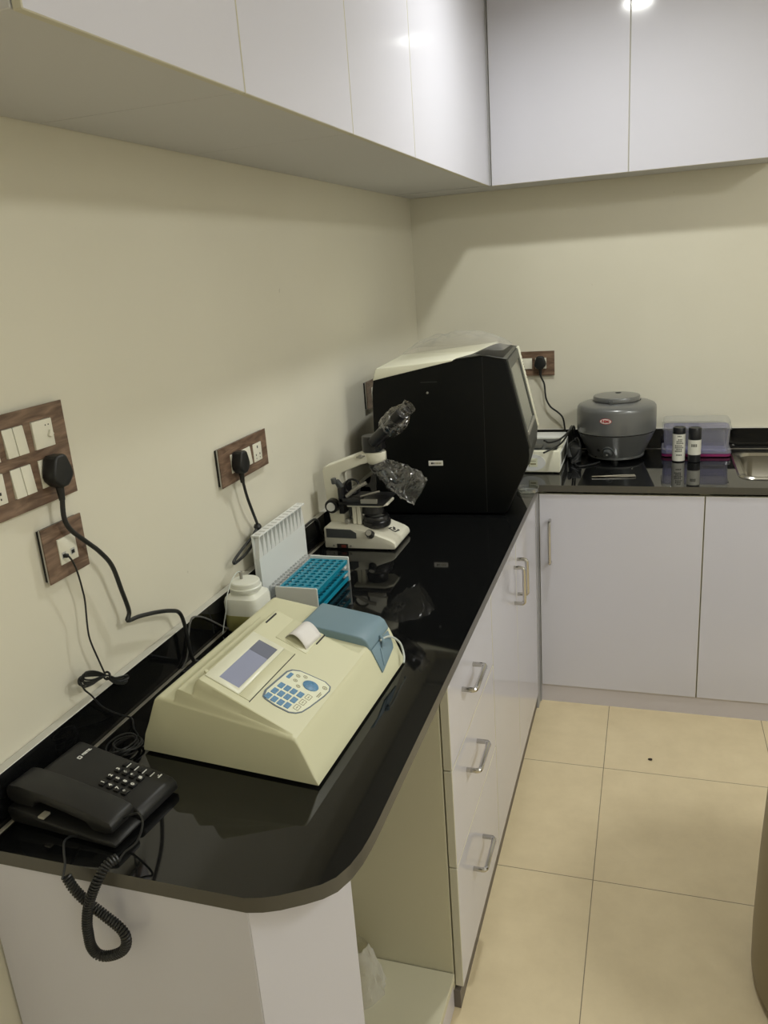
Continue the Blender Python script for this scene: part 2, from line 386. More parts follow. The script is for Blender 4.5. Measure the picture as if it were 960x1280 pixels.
# wall cabinets
UX, UZ, UT = .3706, 1.897, .012
def wall_unit(y0, y1, gaps, label, corner=False):
    t = thing('wall_cabinet', label, 'cabinet', (.18, (y0 + y1) / 2, UZ))
    obj('carcass', B().box((.002, y0, UZ + .002), (UX - UT - .001, y1 - .0015, CEIL - .01), .0008, 1), M['under'], t)
    e = [y0] + gaps + [y1]
    for a, c in zip(e, e[1:]):
        panel('door', (UX - UT, a + .0008, UZ), (UX, c - .0012, CEIL - .012), 'x', t)
    return t
wall_unit(-2.634, -2.176, [], 'white wall cabinet nearest the camera, high on the left wall')
wall_unit(-2.176, -1.709, [], 'white wall cabinet second from the near end, high on the left wall')
t = wall_unit(-1.709, -.2415, [-1.249], 'long white wall cabinet on the left wall that runs into the corner')
t = thing('wall_cabinet', 'white two-door wall cabinet high on the back wall, above the centrifuge', 'cabinet', (.85, -.11, UZ))
obj('carcass', B().box((.003, -.2333 + UT + .001, UZ + .002), (1.336, -.003, CEIL - .01), .0008, 1), M['under'], t)
obj('filler', B().box((UX - .004, -.2400, UZ + .001), (UX + .005, -.2333 + UT, CEIL - .012)), M['filler'], t)
for a, c in ((.3765, .8547), (.8547, 1.336)):
    panel('door', (a + .001, -.2333, UZ), (c - .001, -.2333 + UT, CEIL - .012), 'y', t)

# ------------------------------------------------------------------ worktop, upstands
cx, cy = .577, -.5862
arc = [(.577, -2.43), (.5762, -2.462), (.574, -2.492), (.568, -2.523), (.5575, -2.549), (.543, -2.5655), (.523, -2.580), (.495, -2.597), (.474, -2.606), (.452, -LB)]
outer = [(.001, -.001), (1.78, -.001), (1.78, cy), (cx, cy)] + arc + [(.001, -LB)]
sink = rrect(1.262, -.455, 1.70, -.115, .045)
b = B().prism(outer, 'z', H - .024, H, 0, holes=[sink])
b.bm.normal_update()
for f in b.bm.faces: f.material_index = 0 if f.normal.z > .9 else 1
wt = thing('worktop', 'L-shaped polished black granite worktop with rounded near corner', 'worktop', (.3, -1.3, H - .03))
obj('slab', b, [M['granite'], M['gedge']], wt)
# backsplash upstands
u = thing('backsplash', 'black granite upstand along the left wall behind the worktop', 'backsplash', (.01, -1.3, H))
def ups(lo, hi, name, parent):
    b = B().box(lo, hi, .001, 1); b.bm.normal_update()
    for f in b.bm.faces: f.material_index = 1 if f.normal.z > .5 else 0  # top face gets a paler grey, light falling on it put into the colour
    obj(name, b, [M['granite'], M['rim']], parent)
ups((.001, -LB, H + .0002), (.019, -.001, H + .083), 'stone_strip', u)
obj('joint', B().box((.0192, -LB, H + .0002), (.0275, -.03, H + .0022), .001, 1), M['joint'], u)
u = thing('backsplash', 'black granite upstand along the back wall behind the centrifuge and tub', 'backsplash', (.9, -.01, H))
ups((.0195, -.019, H + .0002), (1.78, -.001, H + .083), 'stone_strip', u)
obj('joint', B().box((.03, -.0275, H + .0002), (1.78, -.0192, H + .0022), .001, 1), M['joint'], u)

# sink
t = thing('sink', 'stainless steel sink set in the black worktop at the right edge', 'sink', (1.48, -.285, H))
def loop_surface(rings):
    b = B(); tb = bmesh.new()
    R = [[tb.verts.new((x, y, z)) for x, y in ring] for ring, z in rings]
    for a, c in zip(R, R[1:]):
        for i in range(len(a)): tb.faces.new((a[i], a[(i + 1) % len(a)], c[(i + 1) % len(a)], c[i]))
    tb.faces.new(R[-1]); return b._add(tb)
def rr(i, r): return rrect(1.240 + i, -.480 + i, 1.722 - i, -.090 - i, r)
obj('basin', loop_surface([(rr(0, .05), H + .0005), (rr(.004, .05), H + .006), (rr(.020, .045), H + .005), (rr(.030, .05), H - .004), (rr(.034, .05), H - .10), (rr(.06, .06), H - .145)]), M['steel'], t)
obj('drain', B().lathe([(0, H - .142), (.03, H - .142), (.034, H - .1445), (.034, H - .147), (0, H - .147)], (1.48, -.285, 0)), M['chrome'], t)

# ------------------------------------------------------------------ switch plates
def plate_thing(label, axis, a0, a1, z0, z1, rim=True, name='switch_plate'):
    """axis 'x': on the left wall, a = y.  axis 'y': on the back wall, a = x"""
    loc = (0, (a0 + a1) / 2, z0) if axis == 'x' else ((a0 + a1) / 2, 0, z0)
    t = thing(name, label, 'switch plate', loc)
    return t
def wbox(b, axis, a0, a1, z0, z1, d0, d1, bevel=.0008):
    if axis == 'x': b.box((d0, a0, z0), (d1, a1, z1), bevel, 2)
    else: b.box((a0, -d1, z0), (a1, -d0, z1), bevel, 2)
    return b
def plate_frame(t, axis, a0, a1, z0, z1, holes):
    b = B(); ax = axis
    lo, hi = (.0105, .013) if axis == 'x' else (-.0105, -.013)
    hs = [[(h[0], h[2]), (h[1], h[2]), (h[1], h[3]), (h[0], h[3])] for h in holes]
    b.prism([(a0, z0), (a1, z0), (a1, z1), (a0, z1)], ax, lo, hi, 0, holes=hs)
    obj('frame', b, M['wood_y'] if axis == 'x' else M['wood_x'], t)
    b = wbox(B(), axis, a0 + .0015, a1 - .0015, z0 + .0015, z1 - .0015, .006, .0104, .0004)
    obj('rim', b, M['grey_rim'], t, label='grey edge of the plate')
    b = wbox(B(), axis, a0 + .003, a1 - .003, z0 + .003, z1 - .003, .0003, .0058, .0004)
    obj('back_box', b, M['dark'], t)
def rocker(t, axis, a0, a1, z0, z1, tilt=1, name='switch'):
    b = B()
    d0, d1 = .0135, .0185
    pz = [(z0, d0 + (.003 if tilt > 0 else 0)), (z1, d0 + (0 if tilt > 0 else .003))]
    tb = bmesh.new()
    def P(a, z, d): return (d, a, z) if axis == 'x' else (a, -d, z)
    g = .0008
    vs = [tb.verts.new(P(a, z, d)) for a, z, d in ((a0 + g, z0 + g, .0106), (a1 - g, z0 + g, .0106), (a1 - g, z1 - g, .0106), (a0 + g, z1 - g, .0106), (a0 + g, z0 + g, .0135 + (.004 if tilt > 0 else .0)), (a1 - g, z0 + g, .0135 + (.004 if tilt > 0 else .0)), (a1 - g, z1 - g, .0135 + (0 if tilt > 0 else .004)), (a0 + g, z1 - g, .0135 + (0 if tilt > 0 else .004)))]
    for f in ((0, 1, 2, 3), (4, 5, 6, 7), (0, 1, 5, 4), (1, 2, 6, 5), (2, 3, 7, 6), (3, 0, 4, 7)): tb.faces.new([vs[i] for i in f])
    b._add(tb, .0008, 2)
    return obj(name, b, M['module'], t)
def socket(t, axis, a0, a1, z0, z1):
    o = obj('socket', wbox(B(), axis, a0 + .0006, a1 - .0006, z0 + .0006, z1 - .0006, .0106, .0145), M['module'], t)
    ca, cz = (a0 + a1) / 2, (z0 + z1) / 2; w = (a1 - a0) * .17
    for da, dz, s in ((0, .013, .0032), (-w * 1.3, -.006, .0024), (w * 1.3, -.006, .0024), (-w * 1.2, -.0145, .0016), (w * 1.2, -.0145, .0016)):
        obj('pin_hole', wbox(B(), axis, ca + da - s * .7, ca + da + s * .7, cz + dz - s, cz + dz + s, .0140, .0148, 0), M['dark'], o)
    return o

t = plate_thing('large wood-grain switch plate with two rows of switches at the left edge', 'x', -2.482, -2.2585, 1.3125, 1.4695)
cols = [(-2.461, -2.415), (-2.400, -2.354), (-2.3385, -2.2925)]
rows = [(1.401, 1.447), (1.3375, 1.3845)]
plate_frame(t, 'x', -2.482, -2.2585, 1.3125, 1.4695, [(c0, c1, r0, r1) for c0, c1 in cols for r0, r1 in rows])
for ri, (r0, r1) in enumerate(rows):
    c0, c1 = cols[1]; m = (c0 + c1) / 2
    rocker(t, 'x', c0, m, r0, r1, 1); rocker(t, 'x', m, c1, r0, r1, 1)
rocker(t, 'x', cols[0][0], cols[0][1], rows[0][0], rows[0][1], 1)
socket(t, 'x', cols[0][0], cols[0][1], *rows[1])
o = obj('regulator', wbox(B(), 'x', cols[2][0] + .0006, cols[2][1] - .0006, rows[0][0] + .0006, rows[0][1] - .0006, .0106, .0165), M['module'], t, label='ivory fan regulator with a small dial')
obj('dial', B().prism([(-2.309, 1.419), (-2.303, 1.429), (-2.296, 1.421), (-2.303, 1.416)], 'x', .0165, .021, .0012, 2), M['module'], o)
obj('pin_hole', B().cyl((.0163, -2.309, 1.437), (.0168, -2.309, 1.437), .0012, seg=10), M['dark'], o)
obj('pin_hole', B().cyl((.0163, -2.302, 1.437), (.0168, -2.302, 1.437), .0012, seg=10), M['dark'], o)
socket(t, 'x', cols[2][0], cols[2][1], *rows[1])

t = plate_thing('small square wood-grain telephone jack plate below the large switch plate', 'x', -2.3625, -2.263, 1.180, 1.2745, name='jack_plate')
plate_frame(t, 'x', -2.3625, -2.263, 1.180, 1.2745, [(-2.332, -2.287, 1.2025, 1.248)])
o = obj('jack_module', wbox(B(), 'x', -2.3315, -2.2875, 1.203, 1.2475, .0106, .0145), M['module'], t)
for ya in (-2.322, -2.300):
    obj('jack', wbox(B(), 'x', ya - .0052, ya + .0052, 1.213, 1.2235, .0143, .0150, 0), M['grey_rim'], o)
    obj('jack', wbox(B(), 'x', ya - .0036, ya + .0036, 1.2145, 1.2205, .0148, .0153, 0), M['dark'], o)

t = plate_thing('wood-grain socket plate on the left wall above the plastic jug, with a plug in it', 'x', -1.779, -1.5365, 1.180, 1.272)
plate_frame(t, 'x', -1.779, -1.5365, 1.180, 1.272, [(-1.729, -1.684, 1.2025, 1.248), (-1.672, -1.627, 1.2025, 1.247), (-1.614, -1.5685, 1.2005, 1.2465)])
socket(t, 'x', -1.729, -1.684, 1.2025, 1.248); rocker(t, 'x', -1.672, -1.627, 1.2025, 1.247, 1); socket(t, 'x', -1.614, -1.5685, 1.2005, 1.2465)

t = plate_thing('wood-grain socket plate in the corner, half hidden behind the tall black machine', 'x', -.738, -.497, 1.171, 1.268)
plate_frame(t, 'x', -.738, -.497, 1.171, 1.268, [(-.690, -.645, 1.196, 1.242), (-.633, -.588, 1.196, 1.242), (-.576, -.531, 1.196, 1.242)])
socket(t, 'x', -.690, -.645, 1.196, 1.242); rocker(t, 'x', -.633, -.588, 1.196, 1.242, 1); socket(t, 'x', -.576, -.531, 1.196, 1.242)

t = plate_thing('wood-grain socket plate on the back wall beside the centrifuge', 'y', .330, .5725, 1.173, 1.2715)
plate_frame(t, 'y', .330, .5725, 1.173, 1.2715, [(.380, .426, 1.2005, 1.245), (.437, .483, 1.2005, 1.245), (.4945, .5405, 1.2005, 1.245)])
socket(t, 'y', .380, .426, 1.2005, 1.245); rocker(t, 'y', .437, .483, 1.2005, 1.245, 1); socket(t, 'y', .4945, .5405, 1.2005, 1.245)

# ------------------------------------------------------------------ plugs and cords
def plug_mesh(axis, a, z, d0):
    """moulded three-pin plug top, wide at the middle with a cable neck at the bottom"""
    out = [(-.009, .031), (.009, .031), (.0145, .027), (.0215, .008), (.0235, -.002), (.0215, -.009), (.013, -.018), (.0065, -.022), (-.0065, -.022), (-.013, -.018), (-.0215, -.009), (-.0235, -.002), (-.0215, .008), (-.0145, .027)]
    b = B(); lo, hi = (d0, d0 + .027) if axis == 'x' else (-d0, -d0 - .027)
    b.prism([(a + p, z + q) for p, q in out], axis, lo, hi, .0045, 3, angle=.9)
    m = d0 + .012
    P = (lambda z_: (m, a, z_)) if axis == 'x' else (lambda z_: (a, -m, z_))
    b.cyl(P(z - .018), P(z - .046), .0072, .005, 14, .001)
    return b
def cord(name, label, plug, path, r, m='cable', cat='power cord', smooth=6):
    axis, a, z, d0 = plug
    t = thing(name, label, cat, (d0, a, z) if axis == 'x' else (a, -d0, z))
    obj('plug', plug_mesh(axis, a, z, d0), M['rubber'], t)
    obj('cable', B().tube(path, r, 10, smooth), M[m], t)
    return t
cord('mains_lead', 'thick black power cord plugged into the large switch plate, its slack kinked on the wall', ('x', -2.315, 1.358, .0146),
     [(.027, -2.315, 1.315), (.026, -2.318, 1.283), (.028, -2.310, 1.259), (.029, -2.282, 1.230), (.030, -2.252, 1.199), (.030, -2.227, 1.163), (.029, -2.212, 1.110), (.027, -2.199, 1.062), (.026, -2.206, 1.046), (.028, -2.174, 1.040), (.030, -2.124, 1.026), (.031, -2.078, 1.009), (.032, -2.050, .992), (.033, -2.040, .960), (.034, -2.037, .910), (.036, -2.033, .876), (.050, -2.030, .8705), (.078, -2.028, .8702), (.118, -2.026, .872)], .0042)
cord('mains_lead', 'black power cord plugged into the socket plate above the plastic jug, looped and tied', ('x', -1.709, 1.222, .0146),
     [(.027, -1.708, 1.180), (.027, -1.698, 1.140), (.028, -1.682, 1.097), (.022, -1.655, 1.058), (.020, -1.651, 1.047), (.021, -1.683, 1.033), (.022, -1.742, 1.021), (.025, -1.790, 1.011), (.026, -1.798, 1.006), (.025, -1.785, 1.002), (.022, -1.724, 1.004), (.021, -1.668, 1.022), (.020, -1.649, 1.040), (.021, -1.625, 1.01), (.022, -1.60, .975), (.0235, -1.57, .958), (.024, -1.50, .955), (.023, -1.40, .956), (.023, -1.30, .953), (.024, -1.27, .90), (.030, -1.255, .875), (.045, -1.240, .8712)], .0036)
t = bpy.data.objects['mains_lead.001']
obj('knot', B().lathe([(0, -.008), (.007, -.006), (.0105, 0), (.007, .007), (0, .009)], (.020, -1.650, 1.046), 14), M['cable'], t)
cord('mains_lead', 'black power cord plugged into the plate on the back wall, falling behind the white box', ('y', .517, 1.222, .0146),
     [(.517, -.027, 1.180), (.521, -.026, 1.165), (.532, -.026, 1.140), (.536, -.027, 1.10), (.541, -.028, 1.074), (.558, -.030, 1.045), (.585, -.031, 1.024), (.606, -.031, 1.000), (.614, -.032, .957), (.617, -.034, .92), (.622, -.040, .885), (.66, -.06, .8705), (.70, -.10, .8702)], .0036)

# telephone line: thin wire, tied hank, then on to the telephone
t = thing('telephone_line', 'thin black telephone wire from the jack plate with a tied hank hanging on the wall', 'cord', (.02, -2.32, 1.217))
obj('jack_plug', B().box((.0146, -2.3252, 1.2143), (.0225, -2.3188, 1.2205), .001, 1), M['rubber'], t)
obj('wire', B().tube([(.023, -2.322, 1.217), (.026, -2.318, 1.206), (.026, -2.312, 1.185), (.024, -2.306, 1.153), (.022, -2.303, 1.125), (.022, -2.309, 1.079), (.022, -2.308, 1.052), (.023, -2.298, 1.01), (.026, -2.293, .982)], .0016, 8, 6), M['cable'], t)
b = B()
for i in range(7):
    s = random.uniform(-1, 1); w = .006 * s; k = random.uniform(.8, 1.05)
    b.tube([(.027 + .003 * s, -2.292, .978 + w * .3), (.029 + .004 * s, -2.292 - .035 * k, 1.000 + w), (.030 + .005 * s, -2.292 - .066 * k, 1.011 + w), (.030, -2.292 - .071 * k, 1.000 + w * 1.5), (.031, -2.292 - .050 * k, .990 + w), (.029, -2.292 - .02, .984 + w * .5), (.028, -2.288, .976),
            (.030, -2.292 + .022 * k, .962 + w), (.032 + .003 * s, -2.292 + .050 * k, .953 + w * 1.4), (.032, -2.292 + .047 * k, .946 + w), (.030, -2.292 + .02 * k, .958 + w), (.028, -2.292, .974)], .0016, 6, 5)
obj('hank', b, M['cable'], t)
obj('tie', B().torus((.028, -2.291, .977), .0065, .002, frame((0, 0, 0), (1, 0, 0), (0, .4, .9)), 16, 8), M['rubber'], t)
obj('wire', B().tube([(.029, -2.358, .999), (.032, -2.356, .985), (.034, -2.345, .968), (.032, -2.320, .930), (.034, -2.285, .895), (.040, -2.262, .874), (.060, -2.285, .8695), (.080, -2.302, .869), (.090, -2.318, .8705)], .0016, 8, 6), M['cable'], t)
b = B()
for i in range(6):
    s = random.uniform(-.006, .006); z = .8690 + .0021 * i
    c = V((.084 + s, -2.345 + s * .6, z)); rx, ry = .020 + s * .5, .027 - s * .5; tilt = random.uniform(-.5, .9)
    b.tube([(c.x + rx * math.cos(a) * math.cos(tilt) - ry * math.sin(a) * math.sin(tilt), c.y + rx * math.cos(a) * math.sin(tilt) + ry * math.sin(a) * math.cos(tilt), c.z + max(0, .006 * math.sin(a * 1.0 + i))) for a in [2 * PI * k / 12 for k in range(13)]], .0016, 6, 3)
obj('coil', b, M['cable'], t)
tag(obj('grey_cable', B().tube([(.024, -2.060, .8685), (.024, -2.035, .885), (.0225, -2.015, .93), (.0225, -2.000, .951), (.0225, -1.985, .953), (.0225, -1.95, .935), (.0225, -1.91, .905), (.026, -1.885, .884), (.046, -1.872, .8695)], .0021, 8, 6), M['greycable'], loc=(.024, -2.06, H)), 'thin grey cable arched against the black upstand behind the cream analyser', 'cable')

# ------------------------------------------------------------------ telephone
A5 = math.radians(-5)
t = thing('telephone', 'black corded desk telephone at the near end of the worktop', 'telephone', (.039, -2.497, H), A5)
prof = [(-.006, .004), (-.008, .044), (.004, .056), (.014, .0568), (.166, .0305), (.188, .0255), (.196, .017), (.196, .004)]
obj('body', B().prism(prof, 'y', -.001, .087, .0035, 3, angle=.2), M['phone'], t, local=True)
obj('cradle', B().prism([(-.006, .004), (-.012, .022), (-.008, .031), (.030, .0295), (.070, .020), (.150, .014), (.188, .0135), (.196, .010), (.194, .004)], 'y', -.060, -.0015, .003, 2, angle=.25), M['phone'], t, local=True)
obj('cradle_label', B().box((.052, -.0605, .0235), (.063, -.046, .0275), .0005, 1), M['paperlabel'], t, local=True)
# handset: slim arched bar with two deeper ends
hp = [(-.014, .044), (-.013, .058), (-.004, .0655), (.012, .0670), (.060, .0625), (.120, .0535), (.170, .0440), (.184, .0395), (.188, .033), (.186, .022), (.176, .0185), (.148, .0195), (.138, .031), (.100, .039), (.056, .0455), (.044, .0440), (.036, .0325), (.004, .0325), (-.010, .036)]
obj('handset', B().prism(hp, 'y', -.0535, -.003, .0045, 2, angle=.3), M['phone'], t, local=True)
sl = (.0305 - .0568) / (.166 - .014)
def ptop(u_, v_, dz=0): return V((u_, v_, .0568 + sl * (u_ - .014) + dz))
R6 = W(t)
ex, ey = (R6.to_3x3() @ V((0, 1, 0))), (R6.to_3x3() @ V((-1, 0, -sl)))
keys = '123456789*0#'
KT = Matrix.Rotation(math.atan(-sl), 4, 'Y')
for i, ch in enumerate(keys):
    r_, c_ = divmod(i, 3)
    ku, kv = .1087 + .0140 * r_, .0205 + .0178 * c_
    k = obj('key', B().box((-.0045, -.0062, -.001), (.0045, .0062, .0032), .001, 2, Matrix.Translation(ptop(ku, kv)) @ KT), M['key'], t, local=True)
    text('digit', ch, .0085, M['ink'], k, frame(R6 @ ptop(ku, kv, .0036), ex, ey), .0003)
for i in range(4):
    p = ptop(.1095 + .0150 * i, .0735)
    k = obj('function_key', B().box((-.0035, -.0066, -.001), (.0035, .0066, .003), .0008, 2, Matrix.Translation(p) @ KT), M['key'], t, local=True)
    obj('key_mark', B().box((.0044, -.0055, -.0003), (.0060, .0055, .0006), 0, 1, Matrix.Translation(p) @ KT), M['ink'], k, local=True)
p = ptop(.172, .0765)
obj('lamp_mark', B().box((-.001, -.0045, -.0004), (.001, .0045, .0006), 0, 1, Matrix.Translation(p) @ KT).box((-.004, -.001, -.0004), (-.0025, .001, .0006), 0, 1, Matrix.Translation(p) @ KT), M['ink'], t, local=True)
lg = obj('logo', B().prism(rrect(-.0035, -.0035, .0035, .0035, .001, 2), 'z', -.0003, .0006, T=Matrix.Translation(ptop(.036, .0515)) @ KT), M['ink'], t, local=True, label='white maker mark')
obj('logo_hole', B().box((-.0014, -.0016, .0005), (.0014, .0016, .0009), T=Matrix.Translation(ptop(.036, .0515)) @ KT), M['phone'], lg, local=True)
text('lettering', 'BEETEL', .0062, M['ink'], t, frame(R6 @ ptop(.036, .0675, .0007), ex, ey), .0003)
obj('line_jack', B().box((-.010, .05, .008), (-.006, .064, .022), .001, 1), M['key'], t, local=True)
for u_, v_ in ((.02, -.04), (.17, -.04), (.02, .07), (.17, .07)):
    obj('foot', B().cyl((u_, v_, 0), (u_, v_, .005), .008, seg=14), M['rubber'], t, local=True)
# curly handset cord: one helix along a hanging loop
ends1 = [(.158, -2.568, .876), (.156, -2.580, .884), (.160, -2.596, .888), (.168, -2.608, .882), (.177, -2.620, .872)]
path = [(.184, -2.629, .862), (.196, -2.632, .846), (.214, -2.633, .829), (.238, -2.633, .812), (.262, -2.632, .792), (.268, -2.632, .776), (.262, -2.632, .758), (.248, -2.633, .746), (.229, -2.634, .738), (.217, -2.637, .742), (.214, -2.642, .760), (.217, -2.645, .785), (.219, -2.645, .805), (.226, -2.642, .835), (.240, -2.634, .868), (.248, -2.618, .884), (.257, -2.606, .888)]
ends2 = [(.264, -2.598, .892), (.272, -2.580, .896), (.271, -2.560, .910), (.255, -2.545, .914), (.232, -2.540, .902), (.2205, -2.541, .895)]
sp = spline([V(p) for p in path], 24)
L = [0]
for a, c in zip(sp, sp[1:]): L.append(L[-1] + (c - a).length)
tot = L[-1]; turns = int(tot / .0042); N = turns * 9; hel = []; j = 0; nrm = None
for i in range(N + 1):
    s_ = tot * i / N
    while j < len(L) - 2 and L[j + 1] < s_: j += 1
    f = (s_ - L[j]) / max(1e-9, L[j + 1] - L[j]); p = sp[j].lerp(sp[j + 1], f); d = (sp[j + 1] - sp[j]).normalized()
    if nrm is None: nrm = d.orthogonal().normalized()
    nrm = (nrm - d * nrm.dot(d)).normalized(); a = 2 * PI * i / 9
    hel.append(p + (nrm * math.cos(a) + d.cross(nrm) * math.sin(a)) * .0058)
b = B().tube(hel, .00195, 6, 0)
b.tube(ends1 + [hel[0]], .0017, 6, 5).tube([hel[-1]] + ends2, .0017, 6, 5)
obj('coiled_cord', b, M['cable'], t, label='curly black handset cord hanging in a loop over the worktop edge')

# ------------------------------------------------------------------ cream analyser (semi-automatic, blue lid)
AO = V((.1217, -2.3433, H)); AR = math.radians(-5.262); SK = -.055
t = thing('biochemistry_analyzer', 'cream bench analyser with blue lid, keypad and small screen in front of the jug', 'laboratory analyser', AO, AR)
sk = lambda p: (p[0] + SK * p[1], p[1], p[2])
Z0 = .008
VW = .430
def pw(tab, x):
    if x <= tab[0][0]: return tab[0][1]
    for (x0, y0_), (x1, y1_) in zip(tab, tab[1:]):
        if x <= x1: return y0_ + (y1_ - y0_) * (x - x0) / (x1 - x0)
    return tab[-1][1]
def sst(x, a, b_): f = min(1, max(0, (x - a) / (b_ - a))); return f * f * (3 - 2 * f)
SHELL = [(0, Z0), (.002, .020), (.008, .040), (.020, .064), (.034, .096), (.040, .1085), (.045, .1135), (.051, .1155), (.16, .1020), (.302, .0838), (.307, .0812), (.3115, .0755), (.316, .0665), (.3415, .0055)]
CS = (.0832 - .1545) / (.3035 - .1365)
def ramp_up(u_, a, top, d):      # rounded rear end of a console step
    return top - .05 * (1 - min(1, max(0, (u_ - a) / d)) ** .5) if u_ > a else -1
def body_h(u_, v_):
    h = pw(SHELL, u_)
    e = max(0, min(v_, VW - v_)); r = .006
    if u_ < .309:
        for ua, ut, ht, va, vb in ((.078, .092, .1345, .0012, .292), (.116, .1335, None, .0055, .286)):
            top = .1545 + CS * (u_ - .1365) if ht is None else ht + (.0812 - ht) / (.306 - ut) * (u_ - ut)
            if u_ < ut:
                top0 = .1545 + CS * (ut - .1365) if ht is None else ht
                f = max(0, (u_ - ua) / (ut - ua)); top = top0 - .045 * (1 - (1 - (1 - f) ** 2) ** .5) if u_ > ua else 0
            k = sst(v_, va, va + .0042) * (1 - sst(v_, vb, vb + .010))
            if top > h: h = h + (top - h) * k
    if e < r: h -= r - (r * r - (r - e) ** 2) ** .5
    return max(h, Z0 - .002)
us = sorted(set([round(.0, 4)] + [round(.002 * i, 4) for i in range(27)] + [round(.056 + .005 * i, 4) for i in range(5)] + [round(.078 + .0012 * i, 4) for i in range(13)] + [round(.097 + .004 * i, 4) for i in range(5)] + [round(.116 + .0012 * i, 4) for i in range(16)] + [round(.139 + .008 * i, 4) for i in range(21)] + [round(.301 + .0012 * i, 4) for i in range(15)] + [.322, .328, .334, .3415]))
vs = sorted(set([0, .0005, .0012, .002, .003, .004, .005, .006, .0075, .009, .0105, .012, .016] + [.016 + .0165 * i for i in range(1, 17)] + [.286, .288, .29, .292, .294, .296, .298, .300, .302] + [.31 + .0128 * i for i in range(9)] + [VW - .006, VW - .004, VW - .0025, VW - .0012, VW - .0004, VW]))
tb = bmesh.new()
G = [[tb.verts.new(sk((u_, v_, body_h(u_, v_)))) for v_ in vs] for u_ in us]
Gb = [[tb.verts.new(sk((u_, v_, Z0 - .003))) for v_ in vs] for u_ in us]
nu_, nv_ = len(us), len(vs)
for i in range(nu_ - 1):
    for j in range(nv_ - 1):
        tb.faces.new((G[i][j], G[i + 1][j], G[i + 1][j + 1], G[i][j + 1])); tb.faces.new((Gb[i][j], Gb[i + 1][j], Gb[i + 1][j + 1], Gb[i][j + 1]))
    for j in (0, nv_ - 1): tb.faces.new((G[i][j], G[i + 1][j], Gb[i + 1][j], Gb[i][j]))
for j in range(nv_ - 1):
    for i in (0, nu_ - 1): tb.faces.new((G[i][j], G[i][j + 1], Gb[i][j + 1], Gb[i][j]))
obj('body', B()._add(tb), M['cream'], t, local=True)
# console plane
c0 = V((.1365, 0, .1545)); c1 = V((.3035, 0, .0832)); cs = (c1.z - c0.z) / (c1.x - c0.x)
CT = Matrix.Rotation(math.atan(-cs), 4, 'Y')
def cp(u_, v_, d=0):   # a point on the console, given by its true (unskewed) coordinates
    us = u_ - SK * v_
    return V((u_, v_, c0.z + cs * (us - c0.x) + d))
def cpanel(u0, v0, u1, v1, lo, hi, name, m, parent, bevel=.0008, holes=(), r=None):
    poly = [(u0, v0), (u1, v0), (u1, v1), (u0, v1)] if r is None else rrect(u0, v0, u1, v1, r)
    f = lambda p: (p[0] + SK * p[1], p[1], c0.z + cs * (p[0] - c0.x) + p[2])
    return obj(name, B().prism(poly, 'z', lo, hi, bevel, 2, fn=f, holes=holes, angle=.9), m, parent, local=True)
RA = W(t); axv = RA.to_3x3() @ V((SK, 1, cs * 0)); axu = RA.to_3x3() @ V((-1, 0, -cs))
bz = cpanel(.1355, .0245, .1970, .190, -.001, .0022, 'bezel', M['bezel'], t, .0008, holes=[[(.1535, .038), (.190, .038), (.190, .177), (.1535, .177)]])
lc = cpanel(.1535, .038, .190, .177, -.001, .0010, 'screen', M['lcd'], bz, 0)
cpanel(.1535, .140, .190, .177, .0010, .0013, 'screen_band', M['lcdband'], lc, 0)
cpanel(.1975, .0245, .2165, .190, -.001, .0012, 'cover_strip', M['cream'], t, .0006)
cpanel(.2168, .0225, .2174, .192, -.001, .0013, 'cover_seam', M['dark'], t, 0)
cpanel(.130, .030, .1355, .0365, -.001, .004, 'hinge', M['cream'], t, .001)
# keypad: rounded quadrilateral, slate outline, cream field, twelve blue keys and a round dial
def qpoly(q, n=7, r=.28):
    out = []
    for i in range(len(q)):
        a, p, c = V(q[i - 1]), V(q[i]), V(q[(i + 1) % len(q)])
        s, e = p.lerp(a, r), p.lerp(c, r)
        for k in range(n + 1):
            f = k / n; out.append(tuple(((1 - f) ** 2 * s + 2 * f * (1 - f) * p + f * f * e)[:2]))
    return out
kq = [(.2229, .0507), (.2180, .0664), (.2191, .1368), (.2234, .1483), (.2346, .157), (.2537, .1604), (.2795, .1643), (.2915, .1589), (.2955, .1475), (.2950, .1277), (.2905, .0852), (.2866, .0636), (.2806, .0532), (.2712, .0466), (.2477, .0447), (.2283, .0471)]
kc = (.258, .104)
fC = lambda p: (p[0], p[1], c0.z + cs * (p[0] - SK * p[1] - c0.x) + p[2])
kp = obj('keypad', B().prism(kq, 'z', -.002, .0010, fn=fC), M['slate'], t, local=True)
obj('keypad_field', B().prism([(kc[0] + (a - kc[0]) * .935 + .0008, kc[1] + (b_ - kc[1]) * .955) for a, b_ in kq], 'z', .0, .0014, fn=fC), M['padcream'], kp, local=True)
for u_, v_ in [(.2319, .0965), (.2428, .0975), (.2537, .0982), (.2655, .0994), (.2311, .0766), (.2420, .0775), (.2530, .0785), (.2642, .0796), (.2297, .0577), (.2408, .0576), (.2519, .0582), (.2630, .0600)]:
    obj('key', B().prism(rrect(u_ - .0043, v_ - .0074, u_ + .0043, v_ + .0074, .001, 2), 'z', .001, .0022, .0003, 1, fn=fC, angle=.9), M['keyblue'], kp, local=True)
obj('dial', B().prism(circ(.2672, .1330, .0130, 28), 'z', .001, .0028, .0006, 2, fn=fC, angle=.9), M['keyblue'], kp, local=True)
obj('function_key', B().prism(rrect(.2265, .122, .2325, .139, .001, 2), 'z', .001, .0020, fn=fC), M['keyblue'], kp, local=True)
